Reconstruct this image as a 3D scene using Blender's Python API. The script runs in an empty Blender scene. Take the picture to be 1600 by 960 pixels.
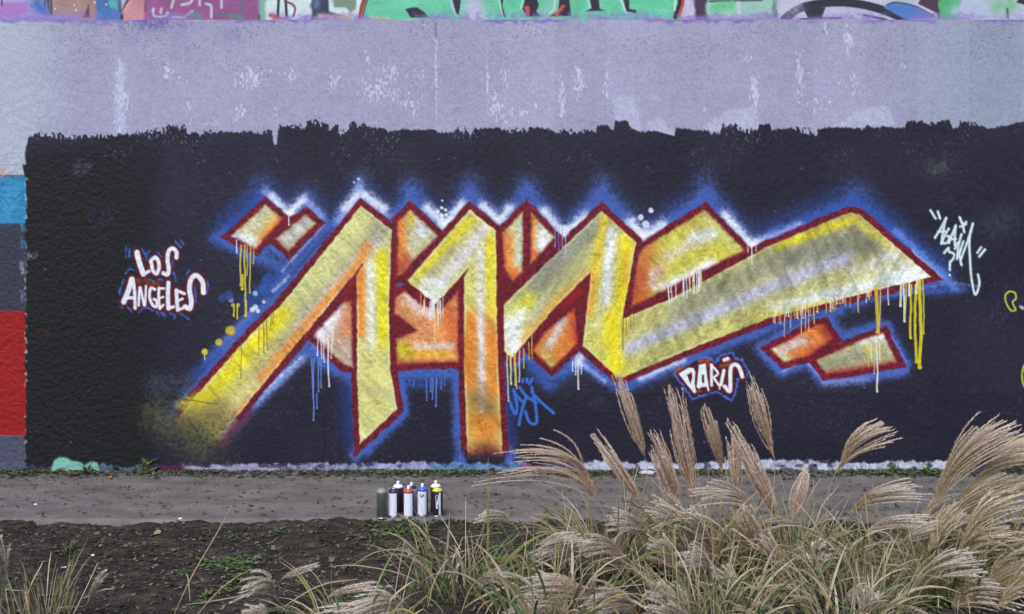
import bpy, math, random
import numpy as np
from mathutils import Vector
R = math.radians
rng = np.random.default_rng(7); random.seed(7)
sc = bpy.context.scene
col = sc.collection

# ------------------------------------------------------------ camera
F = 1305.0            # focal length in pixels of a 1600 px wide frame
H = 1.35              # camera height, m
DW = 6.83             # distance to the wall, m
S = F / DW            # wall scale, pixels per metre
cam = bpy.data.cameras.new('camera'); co = bpy.data.objects.new('camera', cam); col.objects.link(co)
co.location = (0, 0, H); co.rotation_euler = (R(90), 0, 0)
cam.sensor_width = 36; cam.lens = 36 * F / 1600; cam.clip_end = 1000; cam.clip_start = 0.05
sc.camera = co
# ------------------------------------------------------------ sky, sun, exposure (overcast winter day)
w = bpy.data.worlds.new('World'); sc.world = w; w.use_nodes = True
nt = w.node_tree; bg = nt.nodes['Background']
sky = nt.nodes.new('ShaderNodeTexSky'); sky.sky_type = 'NISHITA'; sky.sun_disc = False
SUN_EL, SUN_AZ = R(48), R(200)      # azimuth measured clockwise from +Y (behind the camera, a little left)
sky.sun_elevation = SUN_EL; sky.sun_rotation = SUN_AZ; sky.air_density = 1.0; sky.dust_density = 1.0; sky.ozone_density = 1.0
nt.links.new(sky.outputs[0], bg.inputs[0]); bg.inputs[1].default_value = 0.12
sl_ = bpy.data.lights.new('sun', 'SUN'); sl_.energy = 1.2; sl_.angle = R(40); sl_.color = (1.0, 0.98, 0.97)
so = bpy.data.objects.new('sun', sl_); col.objects.link(so)
sd = Vector((math.sin(SUN_AZ) * math.cos(SUN_EL), math.cos(SUN_AZ) * math.cos(SUN_EL), math.sin(SUN_EL)))
so.rotation_euler = sd.to_track_quat('Z', 'Y').to_euler(); so.location = (0, -5, 12)
sc.view_settings.view_transform = 'Standard'; sc.view_settings.look = 'None'
sc.view_settings.exposure = 1.15; sc.view_settings.gamma = 1.0
KW = np.array([1.28, 1.35, 1.49])      # light on the wall: display-linear = albedo * KW

# ------------------------------------------------------------ helpers
def tag(o, label=None, cat=None, group=None, kind=None):
    if label: o['label'] = label
    if cat: o['category'] = cat
    if group: o['group'] = group
    if kind: o['kind'] = kind
    return o
def empty(name, loc=(0, 0, 0)):
    o = bpy.data.objects.new(name, None); col.objects.link(o); o.location = loc; o.empty_display_size = 0.1
    return o
def mesh_np(name, verts, faces, mat, parent=None, colors=None, smooth=True, loc=None):
    """verts (n,3), faces (m,k) all the same k, or a list of lists"""
    me = bpy.data.meshes.new(name)
    verts = np.asarray(verts, np.float32)
    if isinstance(faces, np.ndarray):
        m, k = faces.shape
        me.vertices.add(len(verts)); me.vertices.foreach_set('co', verts.ravel())
        me.loops.add(m * k); me.polygons.add(m)
        me.loops.foreach_set('vertex_index', faces.astype(np.int32).ravel())
        me.polygons.foreach_set('loop_start', np.arange(0, m * k, k, dtype=np.int32))
        me.polygons.foreach_set('use_smooth', np.full(m, smooth))
    else:
        me.from_pydata([tuple(map(float, v)) for v in verts], [], faces)
        for p in me.polygons: p.use_smooth = smooth
    if colors is not None:
        a = me.color_attributes.new('Col', 'FLOAT_COLOR', 'POINT')
        c4 = np.ones((len(verts), 4), np.float32); c4[:, :3] = colors
        a.data.foreach_set('color', c4.ravel())
    me.update(); me.validate()
    if mat: me.materials.append(mat)
    o = bpy.data.objects.new(name, me); col.objects.link(o)
    if parent: o.parent = parent
    if loc: o.location = loc
    return o
def s2l(c):
    c = np.asarray(c, float)
    return np.where(c <= 0.04045, c / 12.92, ((c + 0.055) / 1.055) ** 2.4)
_tab = {}
def vnoise(U, V, sx, sy=None, seed=0):
    sy = sy or sx
    if seed not in _tab: _tab[seed] = np.random.default_rng(1000 + seed).random((256, 256)).astype(np.float32)
    T = _tab[seed]
    x = np.asarray(U, np.float32) / sx; y = np.asarray(V, np.float32) / sy
    xi = np.floor(x); yi = np.floor(y); fx = x - xi; fy = y - yi
    fx = fx * fx * (3 - 2 * fx); fy = fy * fy * (3 - 2 * fy)
    xi = xi.astype(np.int32); yi = yi.astype(np.int32)
    a = T[yi & 255, xi & 255]; b = T[yi & 255, (xi + 1) & 255]; c = T[(yi + 1) & 255, xi & 255]; d = T[(yi + 1) & 255, (xi + 1) & 255]
    return (a * (1 - fx) + b * fx) * (1 - fy) + (c * (1 - fx) + d * fx) * fy
def sstep(a, b, x):
    t = np.clip((x - a) / (b - a), 0, 1); return t * t * (3 - 2 * t)
def sdf(U, V, pts):
    """signed distance to a polygon, negative inside"""
    n = len(pts); d = np.full(U.shape, 1e12, np.float32); s = np.ones(U.shape, np.float32)
    for i in range(n):
        ax, ay = pts[i]; bx, by = pts[i - 1]
        ex, ey = bx - ax, by - ay; wx = U - ax; wy = V - ay
        t = np.clip((wx * ex + wy * ey) / (ex * ex + ey * ey + 1e-9), 0, 1)
        qx = wx - ex * t; qy = wy - ey * t
        d = np.minimum(d, qx * qx + qy * qy)
        c1 = V >= ay; c2 = V < by; c3 = ex * wy > ey * wx
        fl = (c1 & c2 & c3) | (~c1 & ~c2 & ~c3)
        s = np.where(fl, -s, s)
    return s * np.sqrt(d)
def dline(U, V, pts):
    d = np.full(U.shape, 1e12, np.float32)
    if len(pts) == 1: pts = [pts[0], pts[0]]
    for (ax, ay), (bx, by) in zip(pts[:-1], pts[1:]):
        ex, ey = bx - ax, by - ay; wx = U - ax; wy = V - ay
        t = np.clip((wx * ex + wy * ey) / (ex * ex + ey * ey + 1e-9), 0, 1)
        d = np.minimum(d, (wx - ex * t) ** 2 + (wy - ey * t) ** 2)
    return np.sqrt(d)
def smoothpts(pts, n=6):
    """Catmull-Rom through the points"""
    if len(pts) < 3: return pts
    p = [np.array(q, float) for q in pts]; p = [2 * p[0] - p[1]] + p + [2 * p[-1] - p[-2]]
    out = []
    for i in range(1, len(p) - 2):
        for k in range(n):
            t = k / n
            out.append(tuple(0.5 * ((2 * p[i]) + (p[i + 1] - p[i - 1]) * t + (2 * p[i - 1] - 5 * p[i] + 4 * p[i + 1] - p[i + 2]) * t * t + (-p[i - 1] + 3 * p[i] - 3 * p[i + 1] + p[i + 2]) * t ** 3)))
    out.append(tuple(p[-2])); return out

def offset(pts, r, lim=2.6):
    """polygon grown by r with mitred corners"""
    p = [np.array(q, float) for q in pts]; n = len(p); area = sum(p[i - 1][0] * p[i][1] - p[i][0] * p[i - 1][1] for i in range(n)); sg = 1 if area > 0 else -1; out = []
    for i in range(n):
        d1 = p[i] - p[i - 1]; d2 = p[(i + 1) % n] - p[i]; d1 /= np.linalg.norm(d1); d2 /= np.linalg.norm(d2)
        n1 = np.array([d1[1], -d1[0]]) * sg; n2 = np.array([d2[1], -d2[0]]) * sg; m = n1 + n2; l = max(np.dot(m, m) / 2, .02)
        m = m / l; k = np.linalg.norm(m)
        if k > lim: m *= lim / k
        out.append(tuple(p[i] + m * r))
    return out

class Canvas:
    """paint on a wall face, worked out at the vertices of a fine grid; u to the right, v down, 181 units to the metre"""
    def __init__(s, us, vs):
        s.us, s.vs = us.astype(np.float32), vs.astype(np.float32)
        s.U, s.V = np.meshgrid(s.us, s.vs)
        s.C = np.zeros(s.U.shape + (3,), np.float32); s.I = np.zeros(s.U.shape, np.int32)
        s.st = 0.6 * vnoise(s.U, s.V, 2.7, seed=1) + 0.4 * vnoise(s.U, s.V, 5.2, seed=2)      # roughcast grain
    def box(s, u0, v0, u1, v1):
        a, b = np.searchsorted(s.us, [u0, u1]); c, d = np.searchsorted(s.vs, [v0, v1])
        return slice(c, d), slice(a, b)
    def put(s, k, alpha, color, grain=0.0, id=None):
        if alpha.size == 0: return
        if grain: alpha = np.clip(alpha + (s.st[k] - 0.5) * grain * 4 * alpha * (1 - alpha), 0, 1)
        a = alpha[..., None]; c = np.asarray(color, np.float32)
        if c.ndim == 1 and c.max() > 1.001: c = c / 255
        s.C[k] = s.C[k] * (1 - a) + c * a
        if id is not None: s.I[k] = np.where(alpha > 0.5, id, s.I[k])
    def stroke(s, pts, wd, color, soft=1.2, alpha=1.0, grain=0.0, id=None, clip=None):
        m = wd + soft * 3 + 2
        us = [p[0] for p in pts]; vs = [p[1] for p in pts]
        k = s.box(min(us) - m, min(vs) - m, max(us) + m, max(vs) + m)
        U, V = s.U[k], s.V[k]
        if U.size == 0: return
        a = alpha * sstep(wd / 2 + soft, wd / 2 - soft, dline(U, V, pts))
        if clip is not None: a = a * sstep(1.2, -1.2, sdf(U, V, clip))
        s.put(k, a, color, grain, id)
    def glow(s, pts, sig, color, alpha=1.0, grain=0.6, clip=None):
        m = sig * 3
        us = [p[0] for p in pts]; vs = [p[1] for p in pts]
        k = s.box(min(us) - m, min(vs) - m, max(us) + m, max(vs) + m)
        U, V = s.U[k], s.V[k]
        if U.size == 0: return
        a = alpha * np.exp(-(dline(U, V, pts) / sig) ** 2)
        if clip is not None: a = a * sstep(1.2, -1.2, sdf(U, V, clip))
        s.put(k, a, color, grain)
    def poly(s, pts, color, soft=1.2, alpha=1.0, grain=0.0, id=None, grow=0.0, hole=None):
        m = grow + soft * 2 + 2
        us = [p[0] for p in pts]; vs = [p[1] for p in pts]
        k = s.box(min(us) - m, min(vs) - m, max(us) + m, max(vs) + m)
        U, V = s.U[k], s.V[k]
        if U.size == 0: return
        d = sdf(U, V, pts) - grow
        if hole is not None: d = np.maximum(d, -sdf(U, V, hole))
        s.put(k, alpha * sstep(soft, -soft, d), color, grain, id)

def wall_xyz(u, v): return (u - 800) / S, H + (480 - v) / S

def node_mat(name): 
    m = bpy.data.materials.new(name); m.use_nodes = True
    return m, m.node_tree, m.node_tree.nodes['Principled BSDF']
def nd(t, typ, **kw):
    n = t.nodes.new(typ)
    for k, v in kw.items(): setattr(n, k, v)
    return n
def mat_attr(name, rough=0.7, spec=0.3, bump=0.25, bscale=160, var=0.12, vscale=90, bdist=0.004, trans=0.0):
    """colour from the painted/grown colour of each vertex, broken up by procedural grain and relief"""
    m, t, b = node_mat(name)
    a = nd(t, 'ShaderNodeAttribute', attribute_name='Col'); tc = nd(t, 'ShaderNodeTexCoord')
    n = nd(t, 'ShaderNodeTexNoise'); n.inputs['Scale'].default_value = vscale; n.inputs['Detail'].default_value = 4
    t.links.new(tc.outputs['Object'], n.inputs['Vector'])
    mr = nd(t, 'ShaderNodeMapRange'); mr.inputs[1].default_value = 0.25; mr.inputs[2].default_value = 0.75
    mr.inputs[3].default_value = 1 - var; mr.inputs[4].default_value = 1 + var
    t.links.new(n.outputs['Fac'], mr.inputs[0])
    vm = nd(t, 'ShaderNodeVectorMath', operation='SCALE'); t.links.new(a.outputs['Color'], vm.inputs[0]); t.links.new(mr.outputs[0], vm.inputs['Scale'])
    t.links.new(vm.outputs[0], b.inputs['Base Color'])
    b.inputs['Roughness'].default_value = rough; b.inputs['Specular IOR Level'].default_value = spec
    if bump:
        n2 = nd(t, 'ShaderNodeTexNoise'); n2.inputs['Scale'].default_value = bscale; n2.inputs['Detail'].default_value = 3
        t.links.new(tc.outputs['Object'], n2.inputs['Vector'])
        bp = nd(t, 'ShaderNodeBump'); bp.inputs['Strength'].default_value = bump; bp.inputs['Distance'].default_value = bdist
        t.links.new(n2.outputs['Fac'], bp.inputs['Height']); t.links.new(bp.outputs[0], b.inputs['Normal'])
    return m
def mat_plain(name, c, rough=0.6, spec=0.4, var=0.1, vscale=40, bump=0.0, metal=0.0):
    m, t, b = node_mat(name)
    tc = nd(t, 'ShaderNodeTexCoord'); n = nd(t, 'ShaderNodeTexNoise'); n.inputs['Scale'].default_value = vscale; n.inputs['Detail'].default_value = 5
    t.links.new(tc.outputs['Object'], n.inputs['Vector'])
    r = nd(t, 'ShaderNodeValToRGB'); r.color_ramp.elements[0].position = 0.3; r.color_ramp.elements[1].position = 0.7
    r.color_ramp.elements[0].color = tuple(x * (1 - var) for x in c) + (1,); r.color_ramp.elements[1].color = tuple(min(1, x * (1 + var)) for x in c) + (1,)
    t.links.new(n.outputs['Fac'], r.inputs[0]); t.links.new(r.outputs[0], b.inputs['Base Color'])
    b.inputs['Roughness'].default_value = rough; b.inputs['Specular IOR Level'].default_value = spec; b.inputs['Metallic'].default_value = metal
    if bump:
        bp = nd(t, 'ShaderNodeBump'); bp.inputs['Strength'].default_value = bump; bp.inputs['Distance'].default_value = 0.01
        t.links.new(n.outputs['Fac'], bp.inputs['Height']); t.links.new(bp.outputs[0], b.inputs['Normal'])
    return m
M_WALL = mat_attr('painted_roughcast', rough=0.66, spec=0.2, bump=0.5, bscale=150, var=0.2, vscale=110)
M_CONC = mat_plain('bare_concrete', (0.3, 0.3, 0.3), rough=0.9, vscale=12, bump=0.3)

# ============================================================ LOWER WALL: paint
fine = np.arange(-24, 1625, 1.25)
us = np.concatenate([np.arange(-900, -24, 12), fine, np.arange(1630, 2520, 12)])
vs = np.arange(31, 748, 1.25)
cv = Canvas(us, vs); U, V = cv.U, cv.V
ALL = (slice(None), slice(None))
# ids of the pieces of the face
GREY, BLACK, OUTL, LA, PARIS, TAG, BTAG, RING, BLK_BLUE, BLK_GREY, BLK_RED, STRIP = range(12)
LET = {1: 20, 2: 21, 3: 22}
FR0 = 30
# --- grey roller paint, uneven
base = np.array([163, 163, 194]) / 255
g = np.ones(U.shape + (3,), np.float32) * base
n1 = vnoise(U, V, 220, 130, 3); n2 = vnoise(U, V, 60, 40, 4); n3 = vnoise(U, V, 14, 9, 5)
g *= (0.95 + 0.07 * n1 + 0.035 * n2 + 0.03 * n3)[..., None]
lf = sstep(140, 20, U)[..., None]; g = g * (1 - lf) + lf * np.array([176, 184, 205]) / 255
rf = sstep(1330, 1560, U)[..., None]; g = g * (1 - rf * .8) + rf * .8 * np.array([150, 163, 186]) / 255
g *= (1 - 0.03 * (np.floor(U / 81 + 0.3) % 2) * sstep(0.3, 0.7, n1))[..., None]
cv.C[:] = g
# darker violet ghosting of old paint under the top edge
a = sstep(0.50, 0.72, 0.55 * vnoise(U, V, 40, 30, 6) + 0.2 * vnoise(U, V, 13, 11, 10) + 0.25 * vnoise(U, V, 1.7, 2, 7)) * sstep(95, 31, V) * sstep(110, 180, U) * sstep(700, 420, U)
cv.put(ALL, a * .38, (118, 114, 168), 0.9)
a = sstep(0.35, 0.75, .5 * vnoise(U, V, 2.6, 3, 7) + .5 * vnoise(U, V, 16, 14, 10)) * np.exp(-((U - 235) / 70) ** 2) * sstep(60, 31, V)
cv.put(ALL, a * .8, (96, 84, 160), 0.5)
a = sstep(0.74, 0.86, vnoise(U, V, 1.7, 2.2, 8)) * sstep(.4, .7, vnoise(U, V, 50, 40, 12)) * sstep(190, 40, V) * 0.5
cv.put(ALL, a, (100, 100, 140))
# pale scuffs where the roller missed
def scuff(u, v, ru, rv, dens=0.55, seed=9):
    k = cv.box(u - 2 * ru, v - 2 * rv, u + 2 * ru, v + 2 * rv); uu, vv = U[k], V[k]
    e = np.exp(-(((uu - u) / ru) ** 2 + ((vv - v) / rv) ** 2))
    a = sstep(0.66, 0.76, vnoise(uu, vv, 2.0, 5.0, seed) * 0.62 + 0.47 * e * dens + 0.10 * vnoise(uu, vv, 12, 20, seed + 1) * e) * sstep(0.12, 0.4, e)
    cv.put(k, a * .68, (212, 220, 242))
for i, q in enumerate([(190, 150, 16, 70, .8), (190, 106, 6, 8), (262, 112, 14, 18), (285, 125, 10, 16), (297, 165, 10, 35), (330, 190, 20, 12), (390, 125, 26, 22, .8), (372, 175, 18, 22),
     (405, 120, 14, 22), (428, 112, 16, 12), (427, 175, 14, 16), (455, 122, 16, 22), (520, 128, 16, 26), (575, 95, 10, 22), (585, 140, 34, 26, .8), (610, 115, 22, 20), (620, 150, 26, 22), (650, 120, 30, 14), (640, 165, 24, 28),
     (681, 105, 3, 90, .9), (762, 130, 3, 40, .9), (775, 165, 14, 32, .9), (790, 120, 14, 26), (800, 180, 40, 20, .6), (838, 160, 6, 40), (878, 150, 7, 42, .9), (905, 130, 12, 28, .9), (947, 130, 6, 34, .8), (1180, 150, 9, 40, .9), (1172, 92, 14, 8, .8),
     (1250, 115, 8, 50, .9), (1270, 115, 14, 8), (1325, 60, 12, 28, .95), (1290, 48, 4, 14, .9), (1333, 130, 8, 30), (1315, 125, 14, 10), (1222, 48, 5, 6), (1410, 105, 12, 14), (1100, 170, 8, 10), (1280, 165, 30, 20, .4)]):
    scuff(*q, seed=11 + i % 5) if len(q) > 4 else scuff(*q, .55, seed=11 + i % 5)
for pts in ([(188, 108), (188, 205)], ):
    cv.glow(pts, 9, (190, 200, 232), .55)
# pale over-painted patches by the black edge
for pl in ([(957, 152), (990, 148), (1004, 210), (962, 205)], [(1014, 190), (1030, 182), (1055, 212), (1012, 208)], [(1098, 198), (1140, 172), (1178, 168), (1190, 200), (1100, 206)], [(1295, 202), (1340, 172), (1385, 166), (1402, 198)]):
    cv.poly(pl, (184, 187, 218), soft=5, alpha=.85, grain=.6)
# joints in the render
cv.stroke([(681, 36), (681, 60)], 2, (70, 66, 100), alpha=.7, grain=.8)
for uu in (681, 761):
    cv.stroke([(uu, 60), (uu, 205)], 1.2, (190, 194, 224), alpha=.35)
cv.stroke([(1412, 34), (1413, 70), (1418, 110)], 2, (140, 140, 170), alpha=.5)
# overspray from the upper mural along the top edge
a = sstep(39, 31, V + 5 * (vnoise(U, V, 7, 5, 15) - .5) * 2) * sstep(0.42, .6, vnoise(U, V, 60, 40, 16))
cv.put(ALL, a * .8, (128, 112, 190), .8)
# --- black panel with a ragged rollered top edge
TOP = [(-60, 262), (36, 250), (44, 216), (52, 209), (60, 207), (80, 211), (100, 213), (150, 212), (180, 211), (222, 208), (232, 203), (258, 204), (262, 199), (290, 199), (297, 210), (330, 207), (400, 206), (425, 204), (428, 226), (432, 226), (435, 200), (441, 197), (478, 196),
       (480, 191), (508, 191), (514, 199), (528, 201), (533, 206), (544, 205), (546, 193), (570, 192), (574, 199), (600, 200), (606, 207), (620, 203), (680, 203), (684, 209), (700, 206), (720, 202), (732, 203), (735, 210), (738, 202), (760, 200), (778, 201), (800, 205), (840, 200), (863, 203), (868, 208), (880, 204), (898, 208), (915, 203), (931, 207),
       (933, 196), (950, 195), (955, 203), (959, 203), (961, 190), (980, 189), (986, 200), (1000, 206), (1025, 205), (1048, 211), (1054, 211), (1056, 200), (1076, 201), (1085, 205), (1104, 203), (1112, 210), (1126, 207), (1128, 195), (1150, 195), (1157, 203), (1183, 204), (1187, 195), (1203, 194), (1206, 203), (1240, 200), (1275, 206), (1284, 200),
       (1320, 199), (1347, 201), (1356, 198), (1372, 201), (1378, 197), (1398, 200), (1414, 200), (1417, 190), (1442, 189), (1450, 196), (1455, 192), (1475, 190), (1484, 187), (1487, 198), (1497, 200), (1500, 190), (1522, 193), (1530, 198), (1548, 201), (1575, 196), (1598, 190), (1700, 194), (1900, 200), (2600, 198)]
tp = np.interp(U[0], [p[0] for p in TOP], [p[1] for p in TOP]).astype(np.float32)[None, :]
rag = (vnoise(U, V, 4.5, 14, 20) - .5) * 6 + (vnoise(U, V, 2.2, 4, 21) - .5) * 10
rag = rag * (.25 + 1.6 * sstep(.3, .75, vnoise(U, V, 45, 400, 17)))
am = sstep(-1.5, 1.5, V - tp + rag * sstep(26, 0, np.abs(V - tp)))
LEFT = 39 + (vnoise(U, V, 3, 5, 22) - .5) * 9 + 3 * (vnoise(U, V, 30, 40, 23) - .5)
am = am * sstep(-2, 2, U - LEFT)
bk = np.ones(U.shape + (3,), np.float32) * np.array([47, 45, 59]) / 255
bk *= (0.88 + 0.16 * vnoise(U, V, 70, 50, 24) + 0.12 * vnoise(U, V, 4, 4, 25))[..., None]
# the left end was rolled a second time with a blacker paint
l2 = sstep(275, 150, U + 26 * (vnoise(U, V, 30, 30, 26) - .5) + 18 * sstep(500, 640, V) * -1) * sstep(225, 330, V + .25 * U)
l2 = np.maximum(l2, sstep(300, 215, U + 30 * (vnoise(U, V, 40, 26, 27) - .5)) * sstep(540, 610, V + .35 * (U - 225)) * sstep(256, 205, U))
bk = bk * (1 - .8 * l2[..., None]) + .8 * l2[..., None] * np.array([17, 16, 21]) / 255
low = sstep(612, 622, V) * .28
bk = bk * (1 - low[..., None]) + low[..., None] * np.array([40, 37, 50]) / 255
cv.C[:] = cv.C * (1 - am[..., None]) + bk * am[..., None]
cv.I[:] = np.where(V > tp, BLACK, GREY)
cv.I[U < 39] = GREY
# missed specks inside the black
a = sstep(.80, .86, vnoise(U, V, 2.2, 3.2, 28)) * sstep(.45, .75, vnoise(U, V, 60, 50, 29)) * am * (.25 + .75 * sstep(60, 0, V - tp)) * .6
cv.put(ALL, a, (150, 150, 180))
for p, r_, c in (((122, 265), 12, (96, 80, 100)), ((66, 522), 9, (70, 44, 48)), ((1460, 265), 12, (84, 88, 92)), ((1550, 350), 22, (62, 66, 80)), ((45, 400), 7, (120, 130, 150)), ((928, 630), 10, (62, 60, 72)), ((150, 345), 20, (60, 58, 76))):
    cv.glow([p, (p[0] + r_, p[1] - r_ * .3)], r_, c, .6, grain=1.0)
for p in ((309, 255), (318, 251), (359, 270), (313, 406), (1252, 263), (432, 250), (545, 242), (492, 282), (685, 248), (710, 247), (1012, 262), (827, 255), (1300, 300), (1210, 330), (560, 520), (70, 420), (612, 606), (1100, 690), (1350, 605), (110, 690)):
    cv.stroke([p, (p[0] + 1, p[1] + 1)], 1.6, (150, 155, 185), alpha=.7)
# --- neighbouring mural at the left end: colour blocks
def block(v0, v1, c, i):
    e = (vnoise(U, V, 3, 4, 30) - .5) * 5
    a = sstep(2, -2, U - 40 + e) * sstep(-1.2, 1.2, V - v0 + e * .2) * sstep(1.2, -1.2, V - v1 + e * .2)
    cv.put(ALL, a, c, .4, i)
block(276, 350, (52, 136, 186), BLK_BLUE); block(350, 486, (62, 64, 78), BLK_GREY); block(486, 681, (152, 22, 36), BLK_RED); block(681, 750, (82, 84, 106), BLK_GREY)
cv.stroke([(-900, 276), (40, 275)], 2.5, (50, 58, 80), soft=1.5, alpha=.8); cv.stroke([(-900, 350), (36, 350)], 2, (46, 60, 84), soft=1.5, alpha=.7)
cv.glow([(20, 300), (10, 335)], 14, (74, 160, 204), .6); cv.glow([(2, 270)], 9, (205, 150, 140), .5)
for v0, c in ((300, (52, 120, 175)), (345, (60, 140, 190)), (372, (54, 110, 165)), (412, (150, 160, 180)), (455, (120, 125, 150))):
    cv.glow([(34, v0), (35, v0 + 14)], 3, c, .7, 1.0)
for vv in (505, 520, 540, 560, 590): cv.stroke(smoothpts([(-10, vv), (12, vv + 4), (30, vv - 3)]), 2, (206, 84, 92), soft=2.5, alpha=.3, grain=1)

# --- the big piece
L1 = [(564, 322), (612, 360), (608, 480), (610, 580), (621, 639), (562, 694), (558, 592), (557, 430), (567, 412), (510, 482), (400, 614), (352, 674), (318, 702), (240, 702), (300, 625), (400, 514), (437, 479)]
L2 = [(734, 327), (775, 361), (776, 479), (779, 580), (787, 738), (731, 738), (725, 580), (725, 436), (732, 419), (695, 460), (680, 475), (636, 439)]
L3 = [(940, 329), (994, 379), (985, 430), (972, 499), (1050, 466), (1112, 433), (1200, 385), (1325, 333), (1342, 334), (1455, 433), (1365, 455), (1200, 498), (1100, 537), (975, 589), (964, 590), (911, 541), (917, 480), (924, 424), (868, 480), (836, 517), (812, 545), (800, 560), (788, 548), (787, 478), (802, 461)]
FR = {'f1': [(415, 320), (442, 342), (400, 389), (361, 369)], 'f2': [(478, 335), (494, 349), (451, 393), (430, 373)],
      'g1': [(549, 470), (551, 574), (537, 571), (505, 540), (489, 524), (520, 490), (535, 474)],
      'g2': [(641, 328), (685, 369), (650, 404), (632, 425), (621, 432), (621, 347)],
      'g3': [(632, 455), (660, 478), (690, 484), (716, 455), (716, 566), (620, 570), (619, 530), (652, 517), (617, 490), (617, 466)],
      'g4': [(817, 331), (817, 425), (800, 440), (788, 420), (784, 364)], 'g5': [(830, 333), (867, 371), (836, 406), (829, 412)],
      'g6': [(898, 482), (902, 538), (862, 577), (833, 549), (850, 520)],
      'g7': [(1101, 328), (1164, 391), (1090, 427), (1040, 453), (986, 480), (997, 400), (1003, 389)],
      'h1': [(1204, 546), (1275, 508), (1288, 507), (1303, 530), (1262, 557), (1225, 567)], 'h2': [(1380, 520), (1401, 566), (1345, 577), (1290, 585), (1275, 563), (1345, 532)]}
PL = {'L1': L1, 'L2': L2, 'L3': L3, **FR}
K = cv.box(180, 240, 1560, 725); UU, VV = U[K], V[K]
# pairwise outlines fill the gaps between neighbouring fragments
SD = np.full(UU.shape, 1e6, np.float32)
SDU = SD.copy()
for n, p in PL.items():
    u0, u1, v0, v1 = min(q[0] for q in p) - 90, max(q[0] for q in p) + 90, min(q[1] for q in p) - 90, max(q[1] for q in p) + 60
    k = cv.box(u0, v0, u1, v1)
    r0, c0 = K[0].start, K[1].start
    kk = (slice(max(k[0].start - r0, 0), max(k[0].stop - r0, 0)), slice(max(k[1].start - c0, 0), max(k[1].stop - c0, 0)))
    d = sdf(UU[kk], VV[kk], offset(p, 9.6)) + 9.6
    SD[kk] = np.minimum(SD[kk], d)
    if n not in ('h1', 'h2'): SDU[kk] = np.minimum(SDU[kk], sdf(UU[kk] , VV[kk] + 20, p))
fade1 = sstep(668, 600, VV + .55 * (UU - 330)) if False else 1 - sstep(585, 690, VV) * sstep(400, 330, UU)
jit = (vnoise(UU, VV, 9, 9, 40) - .5) * 3
dO = SD - 9.6 + jit
# blue spray halo round everything, taller above the points
wob = vnoise(UU, VV, 60, 60, 41)
a = np.maximum(.92 * np.exp(-(np.maximum(dO, 0) / (7 + 5 * wob)) ** 2), .62 * np.exp(-(np.maximum(SDU - 12, 0) / 17) ** 2) * sstep(470, 400, VV))
a = a * fade1 * sstep(-4, 4, dO + 6)
cv.put(K, a * .85, (54, 70, 132), .6)
a = .9 * np.exp(-(np.maximum(dO, 0) / (6 + 5 * wob)) ** 2) * fade1 * sstep(-4, 4, dO + 6); cv.put(K, a * .9, (84, 112, 196), .7)
def G(pts, sig, c, al=1.0, gr=.55): cv.glow(pts, sig, c, al, gr)
for uu, vv, ln_ in ((408, 308, 22), (478, 322, 18), (563, 302, 26), (640, 312, 30), (734, 310, 32), (822, 312, 30), (940, 312, 36), (1101, 312, 38), (1338, 318, 26)):
    for kk in range(5): cv.glow([(uu, vv), (uu + (kk - 2) * 5, vv - ln_ * (1 - .12 * abs(kk - 2)))], 15, (84, 100, 160), .11, .5)
LB, WB, BL, NV = (142, 162, 230), (226, 234, 255), (72, 100, 180), (44, 54, 102)
G([(345, 372), (408, 305)], 16, (50, 76, 156), .8); G([(350, 378), (392, 402)], 9, BL, .9); G([(335, 372), (350, 365)], 9, BL, .7)
G([(405, 400), (440, 420)], 12, BL, .9); G([(390, 470), (440, 430)], 13, (50, 82, 160), .8); G([(330, 560), (420, 470)], 9, BL, .95); G([(350, 540), (395, 490)], 7, LB, .8)
G([(426, 455), (560, 312)], 9, BL, .95); G([(300, 590), (400, 490)], 9, (58, 88, 170), .7)
cv.stroke([(427, 455), (452, 432)], 4, (176, 192, 240), soft=3, alpha=.9, grain=.8); cv.stroke([(441, 424), (505, 352)], 3, (170, 188, 240), soft=3, alpha=.8, grain=.8); cv.stroke([(450, 436), (520, 356)], 4, (50, 58, 108), soft=4, alpha=.7)
G([(415, 300), (450, 334), (475, 310), (500, 338)], 8, LB, .85); G([(425, 308), (450, 336), (472, 313)], 6.5, WB, .9); G([(451, 334)], 7, (240, 245, 255), 1)
G([(530, 345), (563, 300), (610, 340)], 9, LB, .9); G([(540, 326), (563, 301), (598, 326)], 8, WB, .9); G([(563, 296), (562, 284)], 6, LB, .7)
G([(612, 345), (640, 300)], 9, BL, .7); G([(640, 296), (694, 350), (735, 300)], 10, BL, .8); G([(668, 325), (694, 352), (722, 320)], 8.5, WB, .95); G([(694, 350)], 9, (240, 246, 255), 1)
G([(735, 300), (780, 345), (822, 296)], 10, BL, .8); G([(755, 322), (780, 346), (796, 326)], 8, WB, .95)
G([(825, 298), (880, 366), (935, 305)], 11, BL, .85); G([(850, 330), (880, 366), (915, 338)], 8.5, WB, .9); G([(882, 362)], 9, (240, 246, 255), .95)
G([(942, 300), (1005, 370), (1095, 312)], 12, BL, .85); G([(985, 348), (1006, 372), (1036, 352)], 9.5, WB, .95); G([(1006, 366)], 9, (245, 248, 255), .9)
G([(1105, 300), (1174, 386), (1215, 365)], 12, BL, .85); G([(1133, 336), (1174, 384), (1210, 372)], 8, WB, .95); G([(1176, 382)], 9, (244, 248, 255), 1)
G([(1215, 365), (1330, 312)], 11, (60, 90, 176), .9); G([(1200, 372), (1250, 350)], 6, LB, .9)
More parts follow.
